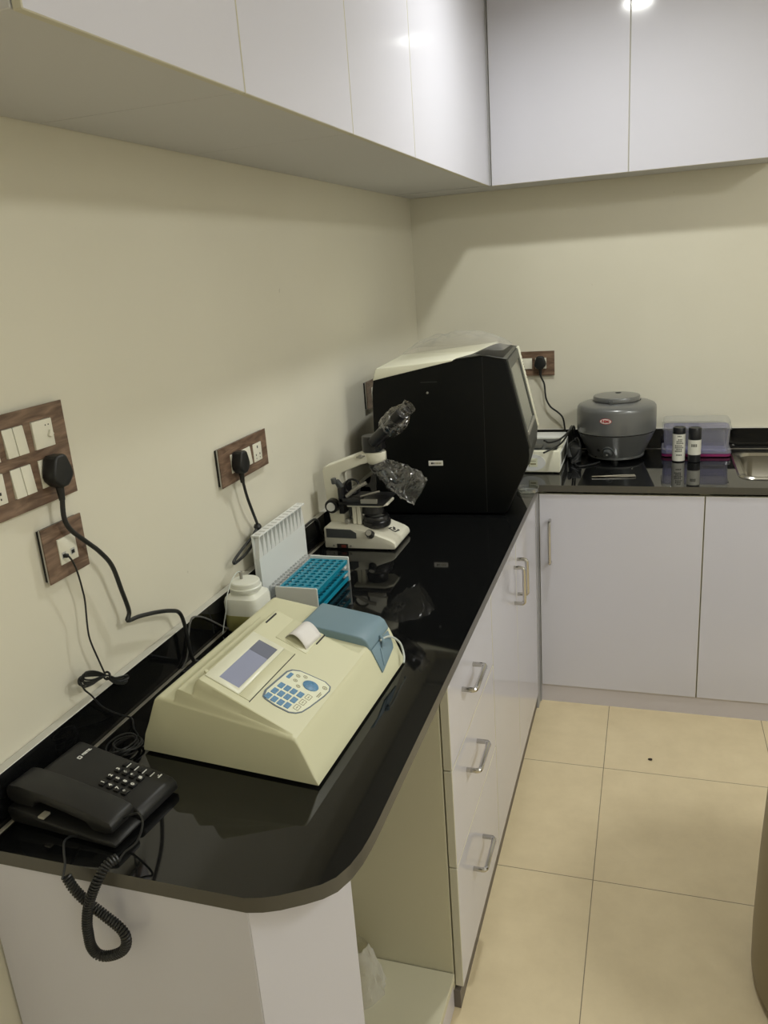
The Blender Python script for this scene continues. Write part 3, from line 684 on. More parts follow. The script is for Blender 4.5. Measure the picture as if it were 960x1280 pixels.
for u_, v_, s in ((.2398, .1404, .0036), (.2498, .1477, .0036), (.2421, .1262, .0036), (.2525, .1161, .0036), (.2864, .1467, .0042)):
    obj('button', B().prism(circ(u_, v_, s, 16), 'z', .001, .0019, fn=fC, holes=[circ(u_, v_, s * .72, 16)]).prism(circ(u_, v_, s * .3, 8), 'z', .001, .0018, fn=fC), M['outline'], kp, local=True)
for u_, v_ in ((.2762, .0675), (.2770, .0855), (.2779, .1040)):
    obj('button', B().prism(rrect(u_ - .0045, v_ - .0068, u_ + .0045, v_ + .0068, .0012, 3), 'z', .001, .0019, fn=fC, holes=[rrect(u_ - .0038, v_ - .0061, u_ + .0038, v_ + .0061, .001, 3)]).prism(rrect(u_ - .0006, v_ - .003, u_ + .0006, v_ + .003, .0003, 2), 'z', .001, .0018, fn=fC), M['outline'], kp, local=True)
obj('printed_mark', B().prism(rrect(.2860, .115, .2875, .131, .0004, 2), 'z', .001, .0018, fn=fC).prism(rrect(.2888, .116, .2900, .128, .0004, 2), 'z', .001, .0018, fn=fC), M['outline'], kp, local=True)
# printer: cover, slots, curl of paper
cpanel(.170, .2085, .231, .288, -.001, .0012, 'printer_cover', M['cream'], t, .0006)
cpanel(.137, .2335, .139, .275, -.001, .0016, 'slot', M['dark'], t, 0)
cpanel(.232, .2495, .2336, .288, -.001, .0016, 'slot', M['dark'], t, 0)
def curl(i, j):
    f = i; v_ = .2195 + .060 * j
    u_ = .172 + .0425 * f; zz = .0015 + .017 * math.sin(PI * f) ** .8
    p = cp(u_, v_, zz); return (p.x, p.y, p.z)
b = B().grid(curl, 14, 4)
po = obj('paper', b, M['paper'], t, local=True, label='curl of white printer paper')
md = po.modifiers.new('thickness', 'SOLIDIFY'); md.thickness = .0006
# blue lid over the sample well and blue panel down the front slope
lid = [(.158, .098), (.162, .113), (.168, .1165), (.270, .1045), (.296, .1005), (.306, .094), (.314, .078), (.310, .070), (.200, .085)]
def lidf(p):
    k = (p[1] - .322) / .098; off = .010 * max(0, 1 - (p[0] - .158) / .12) * (1 - k)
    return sk((p[0] + off * 0, p[1], p[2]))
obj('lid', B().prism(lid, 'y', .3195, .4235, .0038, 3, fn=lidf, angle=.45), M['blue'], t, local=True, label='blue-grey flip lid')
sd = V((.0258, 0, -.0600)).normalized(); sn = V((sd.z, 0, -sd.x)); sn = -sn if sn.x < 0 else sn
def slope(s_, v_, d): # a point on the front slope
    p = V((.3150, 0, .0700)) + sd * s_ + sn * d; return sk((p.x, v_, p.z))
def spoly(poly, d0, d1, name, m, parent, bevel=.0006):
    f = lambda p: slope(p[0], p[1], p[2]); return obj(name, B().prism(poly, 'z', d0, d1, bevel, 2, fn=f, angle=.9), m, parent, local=True)
fp = spoly([(-.006, .3215), (-.004, .414), (.024, .408), (.030, .402), (.044, .3235)], -.002, .0022, 'front_panel', M['blue'], t)
spoly([(.006, .352), (.008, .360), (.038, .341), (.037, .336)], .0022, .0036, 'rib', M['blue'], fp, .0008)
obj('latch', B().tube([slope(-.012, .372, .004), slope(-.002, .366, .008), slope(.006, .362, .005)], .0035, 8, 4), M['blue'], t, local=True)
obj('sample_tube', B().tube([slope(-.006, .362, .006), slope(-.003, .380, .009), slope(.004, .398, .009), slope(.020, .418, .008), slope(.036, .4225, .010), slope(.055, .410, .012), slope(.0635, .395, .0125)], .0021, 8, 6), M['tube'], t, local=True, label='thin white sample tube looping out under the lid')
for u_, v_ in ((.03, .03), (.30, .03), (.03, .40), (.28, .40)):
    obj('foot', B().cyl((u_, v_, 0), (u_, v_, .010), .010, seg=14), M['rubber'], t, local=True)

# ------------------------------------------------------------------ jug, racks
JC = (.0705, -1.835, H)
t = thing('plastic_jug', 'squat translucent plastic jug with yellowish liquid, behind the cream analyser', 'jug', JC)
hw = .0445
obj('body', B().lathe([(0, .001), (hw - .004, .001), (hw, .005), (hw, .072), (hw - .003, .081), (hw - .014, .089), (.031, .092), (.031, .096)], JC, 48, power=5), M['jug'], t)
obj('liquid', B().lathe([(0, .0015), (hw - .002, .0018), (hw + .0006, .006), (hw + .0006, .043), (hw - .001, .0435)], JC, 48, power=5), M['liquid'], t, label='yellowish liquid in the lower half')
cap = obj('cap', B().lathe([(.030, .093), (.036, .0935), (.037, .096), (.037, .101), (.0345, .103), (.0335, .112), (.0315, .1145), (.012, .1155), (0, .1155)], JC, 40), M['jug'], t)
obj('tube_fitting', B().cyl((.060, -1.832, H + .114), (.060, -1.832, H + .130), .0035, seg=12).torus((.060, -1.832, H + .132), .0035, .0015, None, 14, 8), M['greymetal'], cap)
obj('tube', B().tube([(.060, -1.832, .998), (.056, -1.842, 1.000), (.050, -1.862, .985), (.046, -1.883, .955), (.042, -1.887, .925), (.034, -1.889, .895), (.030, -1.895, .870)], .0014, 6, 6), M['tube'], t)

t = thing('comb_rack', 'tall white serrated comb rack standing against the left upstand', 'comb rack', (.037, -1.575, H))
y0, y1 = -1.715, -1.437
obj('panel', B().box((.0335, y0, H), (.0375, y1, 1.040), .0005, 1), M['whiteblue'], t)
obj('top_rail', B().box((.0325, y0, 1.040), (.0555, y1, 1.0445), .0006, 1), M['white'], t)
obj('front_slab', B().box((.0376, y0, H), (.0495, y1, .985), .0005, 1), M['whiteblue'], t)
n = 12
for i in range(n):
    ya, yb = y0 + (y1 - y0) * i / n, y0 + (y1 - y0) * (i + 1) / n; ym = (ya + yb) / 2
    obj('tooth', B().prism([(ya + .0004, .9852), (yb - .0004, .9852), (ym + .0018, 1.0398), (ym - .0018, 1.0398)], 'x', .0377, .0495), M['white'], t)
    obj('rail_slot', B().box((.038, ym - .0015, 1.0443), (.0535, ym + .0035, 1.0449)), M['grey_rim'], t)
t = thing('tube_tray', 'clear plastic tray of round wells between the comb rack and the blue rack', 'tray', (.074, -1.57, H))
hs = [circ(.0535 + .0155 * i, -1.672 + .0158 * j, .0058, 10) for i in range(3) for j in range(14)]
obj('top', B().prism(rrect(.043, -1.685, .096, -1.455, .004, 3), 'z', .900, .9025, holes=hs), M['cleartray'], t)
b = B()
for i in range(3):
    for j in range(14): b.lathe([(.0058, .9012), (.0054, .876), (0, .874)], (.0535 + .0155 * i, -1.672 + .0158 * j, 0), 10)
obj('wells', b, M['cleartray'], t)
obj('wall', loop_surface([(rrect(.043, -1.685, .096, -1.455, .004, 3), .900), (rrect(.041, -1.687, .098, -1.453, .004, 3), H + .0005)]), M['cleartray'], t)

t = thing('test_tube_rack', 'teal test tube rack with white end plates beside the cream analyser', 'rack', (.156, -1.648, H))
rx0, rx1, ry0, ry1 = .103, .208, -1.752, -1.541
for ya, yb in ((ry0 - .004, ry0), (ry1, ry1 + .004)):
    obj('end_plate', B().prism(rrect(rx0, H, rx1 + .003, .933, .003, 3), 'y', ya, yb, .0006, 1, holes=[]), M['white'], t)
xs = [rx0 + .0135 + .0195 * i for i in range(5)]; ys = [ry0 + .0125 + .0186 * j for j in range(11)]
for z0_, z1_, r_ in ((.9215, .925, .0072), (.892, .895, .0072)):
    hs = [circ(x, y, r_, 10) for x in xs for y in ys]
    obj('shelf', B().prism([(rx0 + .001, ry0), (rx1, ry0), (rx1, ry1), (rx0 + .001, ry1)], 'z', z0_, z1_, holes=hs), M['teal'], t)
obj('base', B().box((rx0 + .001, ry0, .870), (rx1, ry1, .8735)), M['teal'], t)
b = B()
for x in (rx0 + .001, rx1 - .003): b.box((x, ry0, .8735), (x + .002, ry1, .880)).box((x, ry0, .915), (x + .002, ry1, .9215))
obj('side_rail', b, M['teal'], t)
b = B()
for zz in (.883, .905): b.cyl((rx1 - .008, ry1 - .0005, zz), (rx1 - .008, ry1 - .014, zz), .0045, seg=12)
obj('spacer', b, M['white'], t)

# ------------------------------------------------------------------ microscope
t = thing('microscope', 'white and black microscope with clear plastic bags over eyepiece and objectives', 'microscope', (.16, -1.23, H))
YC = -1.232
bp_ = [(.050, H + .004), (.050, .930), (.056, .935), (.150, .929), (.178, .924), (.250, .897), (.262, .889), (.2655, H + .010), (.262, H + .004)]
def basef(p):
    x, y, z = p   # nose narrows a little towards the front
    k = max(0, (x - .18) / .09); return (x, YC + (y - YC) * (1 - .06 * k), z)
base = obj('base', B().prism(bp_, 'y', -1.312, -1.152, .0035, 2, fn=basef, angle=.3), M['micro'], t)
sd_ = .929 - .904
obj('side_panel', B().prism([(.058, .903), (.150, .902), (.150, .918), (.134, .928), (.058, .930)], 'y', -1.3135, -1.311, .0005, 1), M['darkgrey'], base)
obj('power_switch', B().box((.088, -1.3132, .871), (.122, -1.311, .884), .0005, 1), M['dark'], base)
obj('switch_rocker', B().box((.102, -1.3142, .8735), (.116, -1.3130, .8815), .0004, 1), M['red'], base)
for x in (.078, .130): obj('screw', B().cyl((x, -1.3128, .878), (x, -1.311, .878), .003, seg=12), M['greymetal'], base)
kn = obj('dimmer_knob', B().cyl((.192, -1.305, .912), (.192, -1.3225, .9240), .0125, .0105, 24, .0015), M['blackmetal'], base)
obj('knob_cap', B().cyl((.192, -1.3223, .9238), (.192, -1.3232, .9244), .0085, seg=20), M['greymetal'], kn)
for u_, v_ in ((.07, -1.295), (.245, -1.29), (.07, -1.17), (.245, -1.175)): obj('foot', B().cyl((u_, v_, H), (u_, v_, H + .006), .009, seg=14), M['rubber'], base)
# maker mark on the sloping nose
ns = V((.250 - .178, 0, .897 - .924)).normalized(); nn = V((-ns.z, 0, ns.x))
o0 = V((.236, -1.222, .90225 + .0006)); 
FT = frame(o0, (.25, .97, .25 * ns.z / ns.x), (-.97 * ns.x, .25, -.97 * ns.z))
def on_nose(b, poly, h=.0006, holes=()): return b.prism([(p[0] * 1.45, p[1] * 1.45) for p in poly], 'z', 0, h, T=FT, holes=holes)
bb = B(); on_nose(bb, [(-.009, -.009), (.009, -.009), (.009, -.004), (.006, -.004), (.006, -.006), (-.006, -.006), (-.006, .006), (.002, .006), (.002, .009), (-.009, .009)]); on_nose(bb, circ(.001, 0, .0033, 12)); on_nose(bb, [(.004, .002), (.009, .002), (.009, .008), (.004, .006)])
obj('maker_mark', bb, M['print_'], base)
# arm
arm = [(.052, .930), (.046, .975), (.040, 1.060), (.040, 1.092), (.047, 1.100), (.150, 1.136), (.175, 1.140), (.185, 1.138), (.185, 1.112), (.160, 1.106), (.100, 1.082), (.092, 1.070), (.094, 1.0), (.098, .930)]
obj('arm', B().prism(arm, 'y', YC - .024, YC + .024, .004, 3, angle=.35), M['micro'], t)
obj('head_collar', B().lathe([(0, 1.106), (.022, 1.106), (.026, 1.110), (.0305, 1.118), (.0305, 1.138), (.029, 1.141), (0, 1.141)], (.200, YC, 0)), M['micro'], t)
hd = obj('head', B().lathe([(0, 1.141), (.026, 1.141), (.0275, 1.143), (.0275, 1.184), (.0255, 1.187), (0, 1.187)], (.190, YC, 0)).box((.190, YC - .022, 1.146), (.2255, YC + .022, 1.176), .004, 2), M['blackmetal'], t)
ed = V((.100, 0, .092)).normalized(); e0 = V((.200, YC, 1.168))
for s in (-.016, .016):
    obj('eyepiece', B().cyl(e0 + V((0, s, 0)), e0 + ed * .062 + V((0, s * 1.5, 0)), .0185, .0175, 24, .002).cyl(e0 + ed * .062 + V((0, s * 1.5, 0)), e0 + ed * .122 + V((0, s * 1.9, 0)), .0150, .0150, 24, .002).cyl(e0 + ed * .098 + V((0, s * 1.8, 0)), e0 + ed * .128 + V((0, s * 1.9, 0)), .0175, .0175, 24, .002), M['blackmetal'], t)
# bags
def bag_tube(p0, d, L_, prof, name, lab, flat=.0, seg=36, ny=1.0):
    T = Matrix.Translation(V(p0)) @ V(d).to_track_quat('Z', 'Y').to_matrix().to_4x4()
    b = B(); tb = bmesh.new(); rings = []; m = max(10, int(L_ / .0058)); rnd = random.Random(len(lab))
    for i in range(m + 1):
        f = i / m; z = f * L_
        k = f * (len(prof) - 1); a = int(min(k, len(prof) - 2)); r = prof[a] + (prof[a + 1] - prof[a]) * (k - a)
        ring = []
        for j in range(seg):
            an = 2 * PI * (j + .5 * (i % 2)) / seg + rnd.uniform(-.06, .06)
            nz = noise.noise(V((math.cos(an) * 2.2, math.sin(an) * 2.2, f * 6))) * .16 + rnd.uniform(-.075, .075)
            fl = 1 - flat * f
            ring.append(tb.verts.new((r * (1 + nz) * math.cos(an) * ny * fl, r * (1 + nz) * math.sin(an), z + rnd.uniform(-.0016, .0016))))
        rings.append(ring)
    for a, c in zip(rings, rings[1:]):
        for j in range(seg):
            q = (a[j], a[(j + 1) % seg], c[(j + 1) % seg], c[j])
            if (j + rings.index(a)) % 2: tb.faces.new((q[0], q[1], q[2])); tb.faces.new((q[0], q[2], q[3]))
            else: tb.faces.new((q[0], q[1], q[3])); tb.faces.new((q[1], q[2], q[3]))
    b._add(tb, T=T)
    o = obj(name, b, M['film'], loc=p0)
    o.data.polygons.foreach_set('use_smooth', [False] * len(o.data.polygons))
    return tag(o, lab, 'plastic bag')
bag_tube(e0 + ed * .052, ed, .098, [.030, .033, .034, .034, .032, .024, .019, .021], 'plastic_bag', 'clear plastic bag pulled over the microscope eyepieces', 0, 34, 1.3)
# nosepiece and objectives
obj('nosepiece', B().cyl((.203, YC, 1.108), (.212, YC, 1.086), .0265, .024, 28, .002), M['blackmetal'], t)
for an in (-1.2, 0, 1.2, 2.4):
    d = V((math.cos(an) * .55 + .35, math.sin(an) * .6, -.75)).normalized(); s = V((.212, YC, 1.088)) + V((math.cos(an) * .012, math.sin(an) * .012, 0))
    obj('objective', B().cyl(s, s + d * .030, .0085, .0085, 18, .001).cyl(s + d * .030, s + d * .044, .0065, .0045, 18, .001), M['darkgrey'], t)
bd = V((.128, -.012, -.078)).normalized()
bag_tube((.204, YC - .004, 1.104), bd, .150, [.024, .029, .036, .042, .046, .048, .048, .046], 'plastic_bag', 'crumpled clear plastic bag hanging from the microscope objectives', .72, 44, 1.0)
# stage, condenser, lamp
st = obj('stage', B().box((.098, YC - .062, .995), (.232, YC + .062, 1.003), .0015, 2), M['blackmetal'], t)
obj('stage_underside', B().prism([(.118, YC - .052), (.215, YC - .052), (.236, YC - .03), (.236, YC + .03), (.215, YC + .052), (.118, YC + .052)], 'z', .988, .9949, .001, 1), M['micro'], st)
obj('slide_holder', B().box((.100, YC - .066, 1.003), (.165, YC - .030, 1.016), .001, 2), M['blackmetal'], st)
obj('vernier_scale', B().box((.166, YC - .066, 1.003), (.215, YC - .058, 1.015), .0008, 1).box((.184, YC - .0665, 1.005), (.185, YC - .0578, 1.013)), M['greymetal'], st)
obj('slide_clip', B().tube([(.118, YC - .05, 1.018), (.150, YC - .04, 1.043), (.176, YC - .03, 1.055)], .006, 8, 4).tube([(.160, YC - .045, 1.018), (.190, YC - .04, 1.026), (.214, YC - .03, 1.030)], .003, 8, 4), M['greymetal'], st)
obj('carriage', B().box((.092, YC - .05, .965), (.108, YC + .03, 1.046), .002, 2).box((.100, YC - .066, 1.005), (.112, YC - .03, 1.048), .002, 2), M['blackmetal'], st)
obj('stage_knob', B().cyl((.104, YC - .052, 1.048), (.096, YC - .060, 1.068), .010, .008, 18, .001).cyl((.090, YC - .062, 1.060), (.088, YC - .063, 1.076), .008, seg=16, bevel=.001), M['darkgrey'], st)
obj('condenser', B().cyl((.178, YC, .988), (.178, YC, .958), .030, .034, 28, .002), M['blackmetal'], t)
obj('condenser_carrier', B().box((.108, YC - .018, .940), (.126, YC + .018, .990), .002, 1), M['darkgrey'], t)
obj('pillar', B().box((.126, YC - .035, .930), (.138, YC - .015, .990), .0015, 1).box((.140, YC - .036, .930), (.152, YC - .016, .990), .0015, 1), M['micro'], t)
lm = obj('field_lamp', B().lathe([(0, .922), (.040, .922), (.042, .926), (.042, .938), (.038, .941), (.038, .948), (.035, .953), (.026, .954), (.025, .950), (0, .950)], (.190, YC - .008, 0)), M['blackmetal'], t)
obj('lamp_lens', B().lathe([(0, .953), (.016, .9525), (.0245, .9505)], (.190, YC - .008, 0), 28), M['glass'], lm)
k = obj('focus_knob', B().cyl((.066, YC - .024, .985), (.066, YC - .046, .985), .0215, .0205, 28, .002), M['blackmetal'], t)
obj('fine_knob', B().cyl((.066, YC - .046, .985), (.066, YC - .052, .985), .0130, .0125, 24, .001), M['white'], k)
obj('loop_knob', B().torus((.132, YC - .03, 1.042), .0225, .0032, frame((0, 0, 0), (1, 0, 0), (0, 0, 1))).cyl((.108, YC - .03, 1.036), (.114, YC - .03, 1.042), .004, seg=12), M['blackmetal'], t)
obj('clamp_screw', B().cyl((.163, YC - .024, 1.131), (.163, YC - .032, 1.132), .006, seg=16, bevel=.001).cyl((.150, YC - .027, 1.129), (.176, YC - .027, 1.133), .0022, seg=10), M['greymetal'], t)
obj('stage_drive', B().cyl((.112, YC - .036, .941), (.112, YC - .048, .941), .007, seg=16, bevel=.001).cyl((.125, YC - .02, .95), (.125, YC - .03, .95), .004, seg=12), M['greymetal'], t)

# ------------------------------------------------------------------ tall black analyser
BX, BY = .10, -.974
BR = math.radians(3.9)
t = thing('hematology_analyzer', 'tall black bench analyser with white top and sloping screen, in the corner', 'laboratory analyser', (BX, BY, H), BR)
Dp = .36
side = [(.010, .006), (.0, .03), (.012, .400), (.020, .452), (.030, .464), (.275, .4935), (.360, .5035), (.425, .493), (.436, .484), (.4985, .215), (.500, .195), (.497, .170), (.425, .010), (.41, .004)]
obj('body', B().prism(side, 'y', 0, Dp, .006, 3, angle=.25), M['boxblack'], t, local=True)
# white cover on the top
def topz(x): return .4645 + (x - .030) * (.4935 - .4645) / .245 if x < .275 else .4935 + (x - .275) * (.01 / .085)
tb = bmesh.new(); plan = [(.018, -.002), (.272, -.002), (.315, .055), (.375, Dp + .002), (.022, Dp + .002)]
lo = [tb.verts.new((x, y, topz(x) - .024 + (.021 if (y < 0 and x > .2) else 0))) for x, y in plan]; hi = [tb.verts.new((x + (.012 if x < .1 else 0), y + (.004 if y < 0 else 0), topz(x) + .0015 + (.012 if x < .1 else .0))) for x, y in plan]
tb.faces.new(lo); tb.faces.new(hi)
for i in range(5): tb.faces.new((lo[i], lo[(i + 1) % 5], hi[(i + 1) % 5], hi[i]))
obj('top_cover', B()._add(tb, .003, 2), M['boxwhite'], t, local=True, label='cream-white top cover')
# charcoal front frame on top and slope, screen in it
fd = V((.4985 - .436, 0, .215 - .484)).normalized(); fnm = V((-fd.z, 0, fd.x))
fo = V((.436, 0, .484))
def fr(s_, v_, d): p = fo + fd * s_ + fnm * d; return (p.x, v_, p.z)
FLen = (V((.4985, 0, .215)) - fo).length
ff = lambda p: fr(p[0], p[1], p[2])
fr_ = obj('front_frame', B().prism([(0, .003), (FLen + .002, .003), (FLen + .002, Dp - .022), (0, Dp - .022)], 'z', -.003, .004, .001, 1, fn=ff, holes=[[(.030, .030), (FLen - .045, .030), (FLen - .045, Dp - .055), (.030, Dp - .055)]]), M['boxgrey'], t, local=True)
obj('screen', B().prism([(.030, .030), (FLen - .045, .030), (FLen - .045, Dp - .055), (.030, Dp - .055)], 'z', -.003, .0012, fn=ff), M['screen'], fr_, local=True)
obj('screen_lip', B().prism([(FLen - .045, .030), (FLen - .034, .030), (FLen - .034, Dp - .055), (FLen - .045, Dp - .055)], 'z', .001, .007, .001, 1, fn=ff), M['greymetal'], fr_, local=True)
obj('lower_front', B().prism([(FLen, .001), (FLen + .050, .001), (FLen + .050, Dp), (FLen, Dp)], 'z', -.012, .003, .003, 2, fn=lambda p: fr(p[0], p[1], p[2] - max(0, p[0] - FLen) * .3)), M['boxgrey'], fr_, local=True)
obj('top_frame', B().prism([(.281, .0), (.361, .0), (.426, .0), (.436, .0), (.436, Dp - .004), (.380, Dp - .004), (.322, .057)], 'z', 0, .0032, .0008, 1, fn=lambda p: (p[0], p[1], (topz(p[0]) if p[0] < .361 else .5035 - (p[0] - .36) * .016 / .076) + p[2] - .0008), angle=.9), M['boxgrey'], t, local=True)
ws = obj('edge_strip', B().prism([(-.004, Dp - .020), (FLen, Dp - .020), (FLen, Dp + .004), (-.004, Dp + .004)], 'z', -.012, .008, .002, 2, fn=ff), M['boxwhite'], t, local=True, label='white strip with small icons down the far edge of the screen')
b = B()
for s_ in (.025, .038, .051, .060, .069, .078, .095, .107): b.prism(circ(s_, Dp - .010 + (.003 if int(s_ * 1000) % 2 else -.002), .0026, 8), 'z', .008, .0087, fn=ff)
obj('icon', b, M['print_'], ws, local=True)
obj('seam', B().box((.3615, -.0004, .01), (.3632, .001, .498)), M['dark'], t, local=True)
lb = obj('label_plate', B().box((.1815, -.0012, .164), (.2275, .0004, .180), .0003, 1), M['label'], t, local=True, label='small white label on the black side')
obj('label_mark', B().prism(circ(.1925, .172, .0033, 14), 'y', -.0018, -.0010).box((.1970, -.0018, .1692), (.2002, -.0010, .1748)), M['print_'], lb, local=True)
b = B()
for i in range(5): b.box((.2032 + .0040 * i, -.0018, .1694), (.2060 + .0040 * i, -.0010, .1746))
obj('label_lettering', b, M['outline'], lb, local=True)
obj('slot', B().box((.170, -.0008, .428), (.222, .001, .4292)), M['boxgrey'], t, local=True)
obj('lock', B().cyl((.190, .001, .396), (.190, -.0025, .396), .0035, seg=14, bevel=.0006), M['greymetal'], t, local=True)
for u_, v_ in ((.04, .04), (.37, .04), (.04, .32), (.37, .32)): obj('foot', B().cyl((u_, v_, 0), (u_, v_, .007), .014, seg=16), M['rubber'], t, local=True)
# loose film on its top
def filmf(i, j):
    x = .165 + .335 * i; y = -.80 + .20 * j
    e = math.sin(PI * min(1, max(0, i))) ** .5 * math.sin(PI * j) ** .6
    z = 1.3655 + .062 * e * (.7 + .35 * i) + .016 * noise.noise(V((i * 5, j * 4, 3))) * e + .008 * noise.noise(V((i * 13, j * 11, 1))) * e
    return (x, y, z)
tag(obj('plastic_sheet', B().grid(filmf, 44, 26), M['filmdull'], loc=(.33, -.70, 1.366)), 'crumpled sheet of clear plastic lying on top of the tall black analyser', 'plastic sheet')
# round clear dish
t = thing('petri_dish', 'shallow round clear dish on the worktop beneath the black analyser screen', 'dish', (.550, -.668, H))
obj('dish', B().lathe([(0, .0012), (.036, .0012), (.037, .002), (.0375, .013), (.0362, .013), (.0357, .0028), (0, .0026)], (.550, -.668, H), 44), M['thinclear'], t)
obj('rim', B().torus((.550, -.668, H + .013), .037, .0011, None, 44, 8), M['thinclear'], t)

# ------------------------------------------------------------------ white vented box and its cables
t = thing('power_supply_box', 'low white box with a dark top and side vents behind the black analyser', 'instrument', (.565, -.27, H))
wx0, wx1, wy0, wy1 = .470, .634, -.425, -.118
obj('lower_shell', B().box((wx0, wy0, H + .004), (wx1, wy1, H + .086), .004, 3), M['boxwhite'], t)
obj('top_tray', B().box((wx0 + .012, wy0 + .014, H + .0865), (wx1 - .012, wy1 - .11, H + .0885), .0008, 1), M['darkgrey'], t)
b = B()
for x in (.520, .578): b.box((x, wy0 + .02, H + .0885), (x + .046, wy0 + .085, H + .0945), .003, 2)
obj('pad', b, M['boxgrey'], t)
obj('rear_block', B().box((wx0 + .004, wy1 - .10, H + .086), (wx1 - .004, wy1 - .004, H + .094), .003, 2), M['white'], t)
obj('badge', B().lathe([(.0, 0), (.052, 0), (.052, .0012), (0, .0012)], seg=40, T=frame((.530, wy0 - .0002, H + .042), (1, 0, 0), (0, 0, 1)), sy=.62), M['white'], t)
lb = obj('label', B().box((.520, wy0 - .0022, H + .026), (.5525, wy0 - .0012, H + .058)), M['padcream'], t)
obj('label_print', B().box((.526, wy0 - .0027, H + .047), (.547, wy0 - .002, H + .0485)).box((.526, wy0 - .0027, H + .034), (.547, wy0 - .002, H + .040)).box((.5203, wy0 - .0026, H + .0262), (.5222, wy0 - .002, H + .0578)), M['outline'], lb)
vf = obj('vent_frame', B().prism([(wy0 + .012, H + .012), (wy1 - .012, H + .012), (wy1 - .012, H + .078), (wy0 + .012, H + .078)], 'x', wx1 - .002, wx1 + .0025, .0008, 1, holes=[[(wy0 + .03, H + .02), (wy1 - .03, H + .02), (wy1 - .03, H + .070), (wy0 + .03, H + .070)]]), M['white'], t)
for i in range(9): obj('vent_slat', B().box((wx1 - .001, wy0 + .036 + .0265 * i, H + .02), (wx1 + .0012, wy0 + .046 + .0265 * i, H + .070)), M['dark'], vf)
for u_, v_ in ((.49, -.40), (.615, -.40), (.49, -.14), (.615, -.14)): obj('foot', B().cyl((u_, v_, H), (u_, v_, H + .005), .008, seg=12), M['rubber'], t)
tag(obj('black_cable', B().tube([(.590, -.52, 1.012), (.60, -.46, .992), (.628, -.38, .985), (.652, -.30, .995), (.661, -.22, 1.0), (.664, -.16, .985), (.664, -.13, .93), (.664, -.12, .8705)], .0036, 8, 6), M['cable'], loc=(.664, -.12, H)), 'black cable sagging from the black analyser across the white box', 'cable')
tag(obj('black_cable', B().tube([(.588, -.52, .968), (.605, -.44, .962), (.632, -.36, .966), (.650, -.28, .985), (.652, -.20, .992), (.654, -.14, .985), (.653, -.10, .94), (.653, -.095, .8705)], .0036, 8, 6), M['cable'], loc=(.653, -.095, H)), 'lower black cable curving up from the analyser front past the vents', 'cable')
t = thing('power_adapter', 'black power adapter and bunched cable between the white box and the centrifuge', 'adapter', (.672, -.20, H))
obj('brick', B().box((.648, -.262, H), (.690, -.165, H + .062), .006, 2, Matrix.Translation((.67, -.21, 0)) @ Matrix.Rotation(.15, 4, 'Z') @ Matrix.Translation((-.67, .21, 0))), M['rubber'], t)
b = B()
for i in range(6):
    s = random.uniform(-.008, .008)
    b.tube([(.668 + s, -.285 + s, H + .004 + .002 * i), (.690, -.27 + s, H + .012 + .006 * i), (.691 + s * .5, -.22, H + .03 + .008 * i), (.676 + s * .5, -.17 + s, H + .06 + .004 * i), (.664, -.18, H + .07), (.650, -.25 + s, H + .066), (.658 + s, -.292, H + .03)], .0034, 8, 5)
obj('cable_bunch', b, M['cable'], t)
obj('cable', B().tube([(.676, -.29, H + .006), (.690, -.325, H + .0038), (.715, -.32, H + .0038), (.745, -.292, H + .0038), (.768, -.266, H + .006)], .0034, 8, 6), M['cable'], t)

# ------------------------------------------------------------------ centrifuge
CC = V((.823, -.168, H))
t = thing('centrifuge', 'round grey bench centrifuge with flat lid on the back worktop', 'centrifuge', CC)
up_ = [(0, .112), (.138, .112), (.1465, .115), (.1475, .122), (.1475, .196), (.1462, .205), (.141, .2125), (.130, .2175), (.110, .223), (.090, .2265), (.088, .222), (0, .222)]
lowp = [(0, .012), (.098, .012), (.105, .014), (.1055, .019), (.103, .021), (.106, .026), (.142, .104), (.1455, .1115), (0, .1115)]
obj('housing', B().lathe(up_, CC, 64), M['cent'], t)
lw_ = obj('base', B().lathe(lowp, CC, 64), M['cent'], t)
ld = obj('lid', B().lathe([(0, .2265), (.080, .2265), (.0865, .228), (.087, .231), (.087, .2415), (.0845, .2455), (.060, .247), (0, .2475)], CC, 56), M['cent'], t)
obj('sight_hole', B().cyl(CC + V((.004, .045, .2465)), CC + V((.004, .045, .2482)), .0115, seg=20), M['dark'], ld)
obj('lid_catch', B().box((CC.x - .025, CC.y - .096, H + .222), (CC.x - .008, CC.y - .085, H + .237), .0015, 2).box((CC.x - .021, CC.y - .100, H + .214), (CC.x - .012, CC.y - .090, H + .226), .0015, 1), M['darkgrey'], ld)
# oval maker label on the housing
def on_cyl(poly, r, ang0, z0_, th):
    b = B()
    def f(p):
        a = ang0 + p[0] / r; rr_ = r + p[2]
        return (CC.x + rr_ * math.cos(a), CC.y + rr_ * math.sin(a), H + z0_ + p[1])
    return b.prism(poly, 'z', 0, th, fn=f)
def ell(rx, ry, n=28): return [(rx * math.cos(2 * PI * i / n), ry * math.sin(2 * PI * i / n)) for i in range(n)]
la = -PI / 2 - .225
lb = obj('label', on_cyl(ell(.0225, .0110), .1475, la, .171, .0006), M['labelred'], t, label='oval red and white maker label')
obj('label_field', on_cyl(ell(.0205, .0092), .1475, la, .171, .0009), M['label'], lb)
text('lettering', 'REMI', .0135, M['labelred'], lb, frame((CC.x + .1489 * math.cos(la), CC.y + .1489 * math.sin(la), H + .171), (-math.sin(la), math.cos(la), 0), (0, 0, 1)), .0005)
